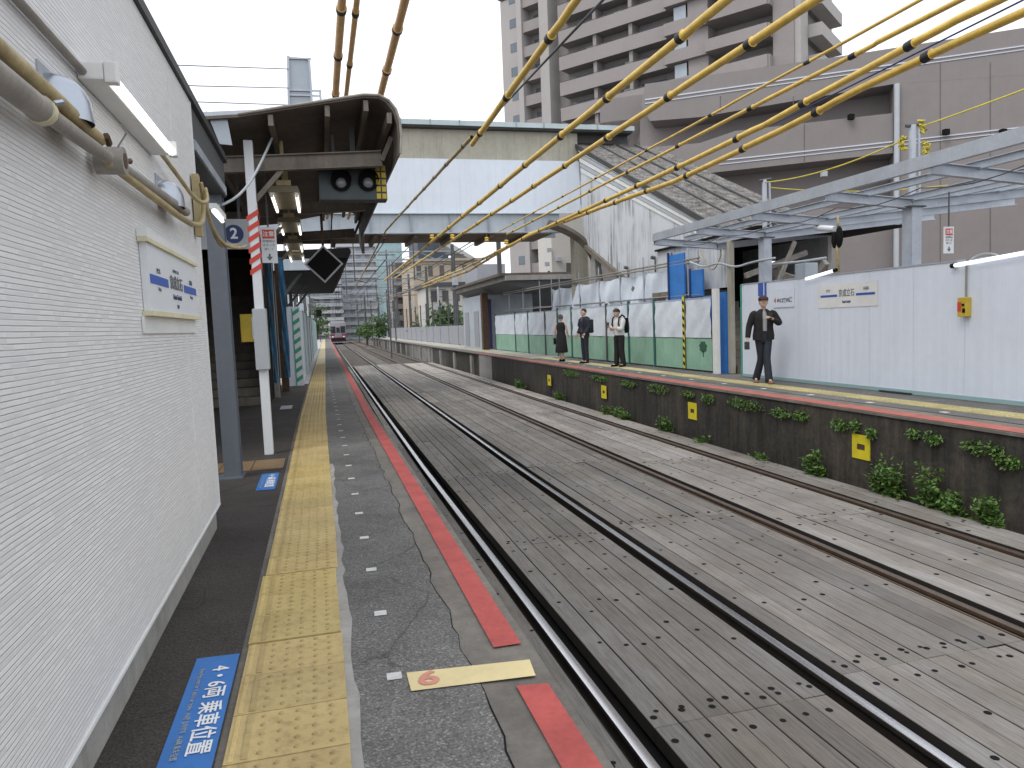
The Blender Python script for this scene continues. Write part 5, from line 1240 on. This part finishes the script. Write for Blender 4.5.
face([(640, 215), (893, 206), (893, 320), (640, 320)], .3, 2, 'bldg_brown', 'base_wall')
face([(560, 128), (640, 118), (640, 150), (560, 160)], 1.5, 8, 'bldg_brown', 'rear_band')
for (p, q, w_) in (((645, 99), (1150, 27), 1.3), ((645, 103), (1150, 31), .9), ((719, 160), (893, 141), 1.2), ((719, 164), (893, 145), .9), ((895, 141), (1150, 112), 1.2), ((895, 145), (1150, 116), .9)):
    face([p, q, (q[0], q[1]+w_*1.1), (p[0], p[1]+w_)], -.03, .02, 'white_stripe', 'white_line')
for u in (940, 990, 1045): face([(u, 62), (u+.7, 62), (u+.7, 320), (u, 320)], -.012, .011, 'recess', 'wall_joint')
for u in (720, 793): face([(u, 96), (u+.7, 96), (u+.7, 112), (u, 112)], -.012, .011, 'recess', 'wall_joint')
for u in (804,): face([(u, 124), (u+.7, 124), (u+.7, 162), (u, 162)], -.012, .011, 'recess', 'wall_joint')
q0 = onP(897, 84, P-into*.12, n2); q1 = onP(899, 300, P-into*.12, n2); b = MB('sign_grey'); b.tube([q0, Vector((q0.x, q0.y, 1))], .12, 10); b.build('downpipe', t, smooth=45)
for (u, v) in ((824, 174), (851, 117), (946, 132), (1003, 132)):
    q = onP(u, v, P-into*.2, n2); b = MB('sign_grey' if u < 840 else 'black'); b.bev(q.x-.12, q.x+.12, q.y-.1, q.y+.1, q.z-.12, q.z+.12, .02); b.build('wall_lamp', t)
face([(733, 119), (741, 119), (741, 132), (733, 133)], 3.0, .1, 'glass_pale', 'window')
# ------------------------------------------------------------------ trees and shrubs far down the line
def tree(u, vt, Y, r, lab, h0=0., name='tree', grp='trees far down the line'):
    q = onY(u, vt, Y); t = thing(name, lab, 'tree', (q.x, Y, -.3), group=grp); rn = random.Random(int(u*7))
    b = MB('trunk_brown'); b.tube([(q.x, Y, -.3), (q.x+.1, Y, q.z*.5), (q.x, Y, q.z*.8)], [.15, .11, .05], 7)
    for k in range(4): a = rn.uniform(0, 6.28); b.tube([(q.x+.08, Y, q.z*.45), (q.x+r*.5*math.cos(a), Y+r*.5*math.sin(a), q.z*.75)], [.06, .02], 5)
    b.build('trunk', t)
    f = MB('tree_green')
    for k in range(16):
        c = (q.x+rn.gauss(0, r*.42), Y+rn.gauss(0, r*.42), h0+(q.z-h0)*rn.uniform(.35, .92)); g = rn.uniform(.5, 1.5)
        for _ in range(70):
            d = Vector((rn.gauss(0, 1), rn.gauss(0, 1), rn.gauss(0, .8))); p = Vector(c)+d*r*.2; L = r*.09; ax = Vector((rn.gauss(0, 1), rn.gauss(0, 1), rn.gauss(0, 1))).normalized(); sd = ax.orthogonal().normalized()
            gg = g*rn.uniform(.7, 1.3); f.color((gg*rn.uniform(.8, 1.2), gg, gg*.9)); f.add([p, p+ax*L+sd*L*.6, p+ax*2*L, p+ax*L-sd*L*.6], [(0,1,2,3)])
    f.build('crown', t)
tree(366, 321, 112, 1.6, 'light green shrub beside the tracks right of the distant train'); tree(377, 314, 104, 1.9, 'taller green tree at the right of the distant tracks')
tree(316, 318, 120, 1.5, 'dark green tree at the left of the distant train'); tree(309, 303, 100, 1.8, 'green tree behind the receding hoarding panels')
tree(448, 308, 66, 2.6, 'rounded green tree beside the waiting shelter'); tree(422, 312, 80, 1.6, 'small green tree behind the mesh fence')
for i, (u, vt, Y, w_) in enumerate(((303, 290, 90, .2), (309, 296, 110, .2), (315, 300, 140, .22), (357, 300, 150, .25), (364, 292, 125, .3), (386, 250, 60, .12), (392, 262, 80, .14))):
    q = onY(u, vt, Y); b = MB('steel_dark'); b.tube([(q.x, Y, -.3), (q.x, Y, q.z)], w_/2, 8); b.beam((q.x-.7, Y, q.z-.4), (q.x+.7, Y, q.z-.4), .08, .08); tag(b.build('utility_pole'), 'distant utility pole with a cross arm, %s from the left' % ordn[i], 'pole', 'distant utility poles')
rp_ = random.Random(8)
for i in range(12):
    Y = 46+i*8.5; side = i % 2; X = bend(9.6 if side else -1.6, Y)+rp_.uniform(0, 1.5)*(1 if side else -1); h = rp_.uniform(5.5, 9)
    t = thing('line_pole', 'thin lineside pole with insulators, %s down the line %s the tracks' % (ordn[i], 'right of' if side else 'left of'), 'pole', (X, Y, -.3), group='thin lineside poles')
    b = MB('steel_dark' if i % 3 else 'pale_wall'); b.tube([(X, Y, -.3), (X, Y, h)], .11, 8); b.build('shaft', t)
    for z in (h-.3, h-1.): b = MB('steel_dark'); b.beam((X-.8, Y, z), (X+.8, Y, z), .08, .08); b.build('cross_arm', t)
    b = MB('galv'); b.bev(X-.22, X+.22, Y-.3, Y-.1, h-2.6, h-1.7, .04); b.build('transformer', t)
for i in range(7):
    Y0_ = 44+i*14; plain(sag((bend(-2, Y0_), Y0_, 6.4+.3*(i % 3)), (bend(10, Y0_), Y0_+3, 6.6), .35, 8), .02, 'thin span wire across both tracks, %s beyond the bridge' % ordn[i])
q = onY(319, 313, 90); t = thing('track_signal', 'small dark signal box on a post left of the distant train', 'signal', (q.x, 90, PL))
b = MB('black'); b.bev(q.x-.3, q.x+.3, 90, 90.3, q.z-.4, q.z+.4, .03); b.build('head', t); b = MB('steel_dark'); b.tube([(q.x, 90.1, PL), (q.x, 90.1, q.z-.4)], .05, 6); b.build('post', t)
# ================================================================== PEOPLE
def skin(J, E, root, sub=2):
    """J: name -> (x,y,z,r[,ry]); E: edges by name; returns one smooth surface"""
    names = list(J); idx = {n: i for i, n in enumerate(names)}
    me = bpy.data.meshes.new('s'); me.from_pydata([J[n][:3] for n in names], [(idx[a], idx[b]) for a, b in E], []); ob = bpy.data.objects.new('s', me); col.objects.link(ob)
    md = ob.modifiers.new('k', 'SKIN'); md.use_smooth_shade = True; md.branch_smoothing = .6
    for i, n in enumerate(names):
        sv = me.skin_vertices[0].data[i]; r = J[n][3]; ry = J[n][4] if len(J[n]) > 4 else r; sv.radius = (r, ry); sv.use_root = (n == root)
    s2 = ob.modifiers.new('u', 'SUBSURF'); s2.levels = sub; s2.render_levels = sub
    dg = bpy.context.evaluated_depsgraph_get(); dg.update(); m2 = bpy.data.meshes.new_from_object(ob.evaluated_get(dg)); bpy.data.objects.remove(ob); return m2
def mobj(mes, name, mat, parent):
    bm = bmesh.new()
    for me in mes: bm.from_mesh(me)
    m = bpy.data.meshes.new(name); bm.to_mesh(m); bm.free(); m.materials.clear(); m.materials.append(MT[mat])
    for p in m.polygons: p.use_smooth = True; p.material_index = 0
    o = bpy.data.objects.new(name, m); col.objects.link(o); o.parent = parent; return o
def mesh_of(b):
    me = bpy.data.meshes.new('x'); me.from_pydata([tuple(v) for v in b.v], [], b.f); return me
def loft(rings, n=24, open_front=0., wob=0.):
    """rings: (cx, cy, z, rx, ry); open_front leaves a gap (radians) at -Y"""
    b = MB('black'); vs = []
    for i, (cx, cy, z, rx, ry) in enumerate(rings):
        for k in range(n+1):
            a = -PI/2+open_front/2+(2*PI-open_front)*k/n; w_ = 1+wob*math.sin(a*6+i*1.3); vs.append((cx+rx*w_*math.cos(a), cy+ry*w_*math.sin(a), z))
    b.add(vs, [(i*(n+1)+k, i*(n+1)+k+1, (i+1)*(n+1)+k+1, (i+1)*(n+1)+k) for i in range(len(rings)-1) for k in range(n)])
    return b
def limb(pts, rs, n=14):
    """tapered tube with rounded joints along a limb"""
    P = [Vector(p) for p in pts]; out = []; rr = []
    for i in range(len(P)-1):
        for k in range(6):
            u = k/6; out.append(P[i].lerp(P[i+1], u)); rr.append(rs[i]+(rs[i+1]-rs[i])*u)
    out.append(P[-1]); rr.append(rs[-1])
    for _ in range(3): out = [out[0]]+[(out[i-1]+out[i]*2+out[i+1])/4 for i in range(1, len(out)-1)]+[out[-1]]
    return MB('black').tube(out, rr, n)
def hand(w, d, curl=.5, side=1):
    """five fingers rooted in the palm, curled"""
    w = Vector(w); d = Vector(d).normalized(); x = Vector((0, 1, 0)) if abs(d.y) < .8 else Vector((1, 0, 0)); x = (x-d*x.dot(d)).normalized(); n = d.cross(x)
    out = []
    for k, L in enumerate((.060, .072, .078, .070)):
        o = (k-1.5)*.019; a = w+d*.045+x*o; p1 = a+d*.045; p2 = p1+(d*math.cos(curl)+n*math.sin(curl)*side)*L*.5; p3 = p2+(d*math.cos(curl*2)+n*math.sin(curl*2)*side)*L*.45
        out.append(skin({'a': (*a, .010), 'b': (*p1, .0095), 'c': (*p2, .009), 'd': (*p3, .007)}, (('a', 'b'), ('b', 'c'), ('c', 'd')), 'a', 1))
    a = w+d*.02+x*-.02; p1 = a+(d*.5-x*.8).normalized()*.04; p2 = p1+(d*.9-x*.3+n*.2*side).normalized()*.03
    out.append(skin({'a': (*a, .013), 'b': (*p1, .0105), 'c': (*p2, .008)}, (('a', 'b'), ('b', 'c')), 'a', 1)); return out
FR = Vector((0, -1, 0))
def person(lab, loc, rz, J, hairfn, shoes, dress):
    """J joints in local space, front = -Y"""
    t = thing('person', lab, 'person', loc, rz)
    Eb = [('pelvis', 'belly'), ('belly', 'chest'), ('chest', 'neck'), ('neck', 'h1'), ('h1', 'h2')]
    for s in 'lr': Eb += [('chest', 'cl'+s), ('cl'+s, 'sh'+s), ('sh'+s, 'el'+s), ('el'+s, 'wr'+s), ('wr'+s, 'pa'+s), ('pelvis', 'hp'+s), ('hp'+s, 'kn'+s), ('kn'+s, 'an'+s), ('an'+s, 'ft'+s)]
    parts = [skin(J, Eb, 'pelvis')]
    for s in 'lr':
        w = Vector(J['wr'+s][:3]); p = Vector(J['pa'+s][:3]); parts += hand(w.lerp(p, .4), p-w, .7, 1 if s == 'l' else -1)
    h = Vector(J['h2'][:3]); sd = Vector((1, 0, 0))
    b = MB('skin'); b.ball(h, (.077, .094, .108), 20, 14); b.ball(h+Vector((0, -.02, -.055)), (.056, .066, .062), 16, 10)
    b.ball(h+FR*.094+Vector((0, 0, -.012)), (.013, .02, .022), 8, 6); b.ball(h+FR*.078+Vector((0, 0, -.058)), (.024, .012, .008), 8, 5)
    for s in (-1, 1): b.ball(h+sd*s*.078+Vector((0, .01, -.01)), (.012, .02, .03), 8, 6); 
    b.ball(h+FR*.082+Vector((0, 0, .028)), (.055, .014, .012), 10, 6)
    parts.append(mesh_of(b)); mobj(parts, 'body', 'skin', t)
    for s in (-1, 1): b = MB('black'); b.ball(h+FR*.086+sd*s*.031+Vector((0, 0, .008)), (.011, .008, .007), 8, 5); mobj([mesh_of(b)], 'eye', 'black', t)
    hairfn(t, h)
    for nm, mat, bs in dress(J): mobj([mesh_of(b) for b in bs], nm, mat, t)
    for s in 'lr':
        a = Vector(J['an'+s][:3]); q = Vector(J['ft'+s][:3]); z = q.z-.045; d = Vector((q.x-a.x, q.y-a.y, 0)).normalized(); c = Vector((a.x, a.y, z))
        b = MB(shoes); b.ball(c+Vector((0, 0, .045))+d*.01, (.045, .05, .055), 12, 8); b.ball(c+Vector((0, 0, .038))+d*.11, (.044+.05*abs(d.x), .044+.06*abs(d.y), .036), 12, 8); b.ball(c+Vector((0, 0, .014))+d*.07, (.046+.08*abs(d.x), .046+.09*abs(d.y), .014), 14, 6)
        mobj([mesh_of(b)], 'shoe', shoes, t)
    return t
def base(h=1.70, armL=None, armR=None, legL=None, legR=None, lean=0., headf=0.):
    k = h/1.70
    J = {'pelvis': (0, 0, .93, .10, .09), 'belly': (0, -.005+lean*.3, 1.10, .10, .085), 'chest': (0, lean*.7, 1.27, .11, .095), 'neck': (0, lean, 1.42, .05), 'h1': (0, lean-.01-headf*.5, 1.50, .048), 'h2': (0, lean-.02-headf, 1.585, .05)}
    al = armL or ((.225, .0, 1.13), (.24, -.04, .89)); ar = armR or ((-.225, .0, 1.13), (-.24, -.04, .89))
    for s, sg, (e, w) in (('l', 1, al), ('r', -1, ar)):
        J['cl'+s] = (sg*.10, lean*.8, 1.365, .055); J['sh'+s] = (sg*.185, lean*.8, 1.35, .050); J['el'+s] = (*e, .038); J['wr'+s] = (*w, .027); d = (Vector(w)-Vector(e)).normalized()*.075; J['pa'+s] = (*(Vector(w)+d), .032, .02)
    ll = legL or ((.10, -.01, .50), (.105, .02, .09), (.11, -.13, .045)); lr = legR or ((-.10, -.01, .50), (-.105, .02, .09), (-.11, -.13, .045))
    for s, sg, (kn, an, ft) in (('l', 1, ll), ('r', -1, lr)):
        J['hp'+s] = (sg*.085, 0, .86, .08); J['kn'+s] = (*kn, .05); J['an'+s] = (*an, .036); J['ft'+s] = (*ft, .030, .02)
    return {n: tuple([c*k for c in v]) for n, v in J.items()}
def torso(J, rx, ry, hem, op=0., wide=1.):
    k = J['neck'][2]/1.42; ln = J['neck'][1]
    return loft([(0, 0, hem, rx*.98*wide, ry*1.02), (0, 0, hem+.08, rx*1.0*wide, ry*1.03), (0, ln*.4, 1.10*k, rx*.93, ry*.98), (0, ln*.7, 1.22*k, rx*1.0, ry*1.02), (0, ln*.8, 1.32*k, rx*1.06, ry*.98), (0, ln*.9, 1.385*k, rx*.86, ry*.78), (0, ln, 1.425*k, rx*.5, ry*.6), (0, ln, 1.45*k, .065, .07)], 28, op, .012)
def sleeves(J, r, upto=.97, r2=None):
    out = []
    for s in 'lr':
        e = Vector(J['el'+s][:3]); w = Vector(J['wr'+s][:3]); S = Vector(J['sh'+s][:3]); c = Vector(J['cl'+s][:3]); out.append(limb([c.lerp(S, .45), S, e, e.lerp(w, upto)], [r*1.05, r*1.12, r*.92, (r2 or r*.72)]))
    return out
def legs(J, r1, r2, r3, low=.045):
    p = J['pelvis']; k = J['neck'][2]/1.42
    out = [loft([(0, 0, .80*k, .145, .10), (0, 0, .88*k, .165, .118), (0, 0, .95*k, .155, .112), (0, 0, 1.03*k, .142, .10)], 24)]
    for s in 'lr':
        a = J['an'+s]; out.append(limb([(J['hp'+s][0]*.95, 0, .90*k), J['kn'+s][:3], (a[0], a[1]-.005, a[2]-low+.0)], [r1, r2, r3]))
    return out
def hair(sc=(.088, .102, .09), off=(0, .014, .03), k='hair', fringe=.03):
    def f(t, h):
        b = MB(k); b.ball(h+Vector(off), sc, 20, 14)
        b.v = [v if (v.z > h.z+fringe or (v-h).dot(FR) < .02) else Vector((v.x, v.y+.035, max(v.z, h.z+fringe))) for v in b.v]
        rh = random.Random(2); b.v = [v+Vector((rh.gauss(0, .003), rh.gauss(0, .003), rh.gauss(0, .003))) for v in b.v]
        mobj([mesh_of(b)], 'hair', k, t)
    return f
# walking man in a dark jacket
J = base(1.68, armL=((.30, -.05, 1.15), (.13, -.20, 1.25)), armR=((-.265, .03, 1.12), (-.30, -.02, .90)), legL=((.03, -.13, .50), (.05, -.22, .09), (.07, -.38, .055)), legR=((-.04, .02, .48), (-.12, .16, .12), (-.14, .02, .045)))
def cap(t, h):
    hair((.084, .096, .085), (0, .018, .005), fringe=.04)(t, h)
    b = MB('maroon_cap'); b.ball(h+Vector((0, .006, .05)), (.095, .108, .072), 18, 12); b.ball(h+Vector((0, -.105, .045)), (.07, .07, .011), 14, 6); mobj([mesh_of(b)], 'cap', 'maroon_cap', t)
def d1(J):
    return [('tee_shirt', 'pale_wall', [torso(J, .14, .10, .88)]), ('jacket', 'black_cloth', [torso(J, .19, .135, .84, .42, 1.06)]+sleeves(J, .066)), ('jeans', 'denim', legs(J, .088, .066, .072))]
q = onZ(764, 383.5, PL)
t = person('man in cap, open black jacket and dark jeans walking beside the white hoarding', (q.x, q.y, PL), R(-22), J, cap, 'shoe_tan', d1)
w = Vector(J['par'][:3]); b = MB('dark_grey'); b.bev(w.x-.05, w.x+.03, w.y-.07, w.y+.05, w.z-.15, w.z-.0, .012); b.build('held_pouch', t, world=False)
w = Vector(J['pal'][:3]); b = MB('dark_grey'); b.bev(w.x-.04, w.x+.03, w.y-.03, w.y-.02, w.z-.04, w.z+.09, .004); b.build('held_phone', t, world=False)
def pack(t, k='black'):
    b = MB(k); b.bev(-.14, .14, .12, .27, .95, 1.38, .05); bp = b.build('backpack', t, world=False, smooth=40)
    for s in (-1, 1): b = MB(k); b.tube([(s*.11, .13, 1.40), (s*.115, .02, 1.46), (s*.12, -.11, 1.38), (s*.125, -.15, 1.2), (s*.15, .0, 1.04), (s*.12, .13, 1.02)], .022, 6); b.build('strap', t, world=False, smooth=True)
# man in a white shirt reading a phone, profile to the left
J = base(1.64, armL=((.20, -.10, 1.10), (.07, -.31, 1.14)), armR=((-.20, -.09, 1.10), (-.06, -.30, 1.15)), headf=.06, lean=-.01, legL=((.10, -.02, .5), (.13, .03, .09), (.15, -.12, .045)), legR=((-.10, .0, .5), (-.14, .0, .09), (-.16, -.15, .045)))
q = onZ(620, 367, PL); t = person('man in white shirt and black trousers looking down at a phone, backpack on', (q.x, q.y, PL), R(-68), J, hair((.096, .106, .094), (0, .008, .03), fringe=.02), 'black', lambda J: [('shirt', 'shirt_white', [torso(J, .18, .13, .90)]+sleeves(J, .064, .5, .062)), ('trousers', 'black_cloth', legs(J, .10, .082, .075))])
pack(t); b = MB('dark_grey'); b.bev(-.04, .04, -.425, -.415, 1.12, 1.27, .005); b.build('held_phone', t, world=False)
# man in a dark suit with a backpack
J = base(1.72, armL=((.225, .02, 1.13), (.20, -.12, .93)), armR=((-.225, .0, 1.13), (-.20, -.12, .93)), legL=((.09, -.01, .50), (.085, .02, .09), (.09, -.13, .045)), legR=((-.09, -.01, .50), (-.085, .04, .09), (-.09, -.11, .045)))
q = onZ(585.5, 363.5, PL); t = person('man in a dark navy suit with backpack standing on the right platform', (q.x, q.y, PL), R(-78), J, hair((.084, .098, .088), (0, .012, .03)), 'black', lambda J: [('shirt', 'shirt_white', [torso(J, .15, .11, 1.0)]), ('suit_jacket', 'navy', [torso(J, .19, .135, .84, .25)]+sleeves(J, .062)), ('suit_trousers', 'navy', legs(J, .092, .070, .062))])
pack(t, 'navy'); b = MB('ink_blue'); b.bev(-.02, .02, -.150, -.142, 1.12, 1.42, .004); b.build('tie', t, world=False)
# woman in a sleeveless black dress
J = base(1.57, armL=((.215, .01, 1.12), (.25, -.08, .90)), armR=((-.215, .01, 1.12), (-.25, -.09, .92)), legL=((.05, 0, .5), (.055, .02, .09), (.06, -.12, .045)), legR=((-.05, 0, .5), (-.055, .02, .09), (-.06, -.12, .045)))
def bun(t, h):
    hair((.088, .1, .092), (0, .012, .026), 'cable_grey')(t, h); b = MB('cable_grey'); b.ball(h+Vector((0, .08, .085)), (.045, .045, .045), 10, 7); mobj([mesh_of(b)], 'hair_bun', 'cable_grey', t)
def d4(J): return [('dress', 'black_cloth', [loft([(0, 0, .30, .20, .18), (0, 0, .36, .215, .195), (0, 0, .55, .195, .175), (0, 0, .75, .18, .158), (0, 0, .92, .155, .135), (0, 0, 1.0, .130, .115), (0, 0, 1.12, .150, .125), (0, 0, 1.22, .155, .125), (0, 0, 1.28, .13, .105), (0, 0, 1.32, .085, .08)], 32, 0, .03)])]
q = onZ(562, 361.5, PL); t = person('woman in a long sleeveless black dress standing nearest the waiting shelter', (q.x, q.y, PL), R(150), J, bun, 'black', d4)
b = MB('black'); b.bev(.22, .27, -.20, .02, .58, .80, .02); b.build('handbag', t, world=False)
# ------------------------------------------------------------------ camera, light, world
cam = bpy.data.cameras.new('camera'); co = bpy.data.objects.new('camera', cam); col.objects.link(co)
cam.sensor_width = 36; cam.lens = F/1024*36; cam.clip_start = .05; cam.clip_end = 2500
co.matrix_world = Matrix.Translation(CAM) @ M3.to_4x4(); sc = bpy.context.scene; sc.camera = co
w = bpy.data.worlds.new('World'); sc.world = w; w.use_nodes = True; nt = w.node_tree; bg = nt.nodes['Background']
SE, SR = R(56), R(238)
sky = nd(nt, 'ShaderNodeTexSky', sky_type='NISHITA'); sky.sun_disc = False; sky.sun_elevation = SE; sky.sun_rotation = SR; sky.dust_density = 5; sky.air_density = 1.2
mx = nd(nt, 'ShaderNodeMix', data_type='RGBA'); mx.inputs[0].default_value = .90
nt.links.new(sky.outputs[0], mx.inputs[6]); mx.inputs[7].default_value = (9.2, 9.45, 9.9, 1)
nt.links.new(mx.outputs[2], bg.inputs[0]); bg.inputs[1].default_value = .13
sun = bpy.data.lights.new('sun', 'SUN'); so = bpy.data.objects.new('sun', sun); col.objects.link(so)
sun.energy = 1.1; sun.angle = R(25); sun.color = (1, .97, .93)
dirv = Vector((math.sin(SR)*math.cos(SE), math.cos(SR)*math.cos(SE), math.sin(SE))); so.rotation_euler = dirv.to_track_quat('Z', 'Y').to_euler()
vs_ = sc.view_settings; vs_.view_transform = 'Standard'; vs_.look = 'None'; vs_.exposure = .24; vs_.gamma = 1; vs_.use_curve_mapping = False
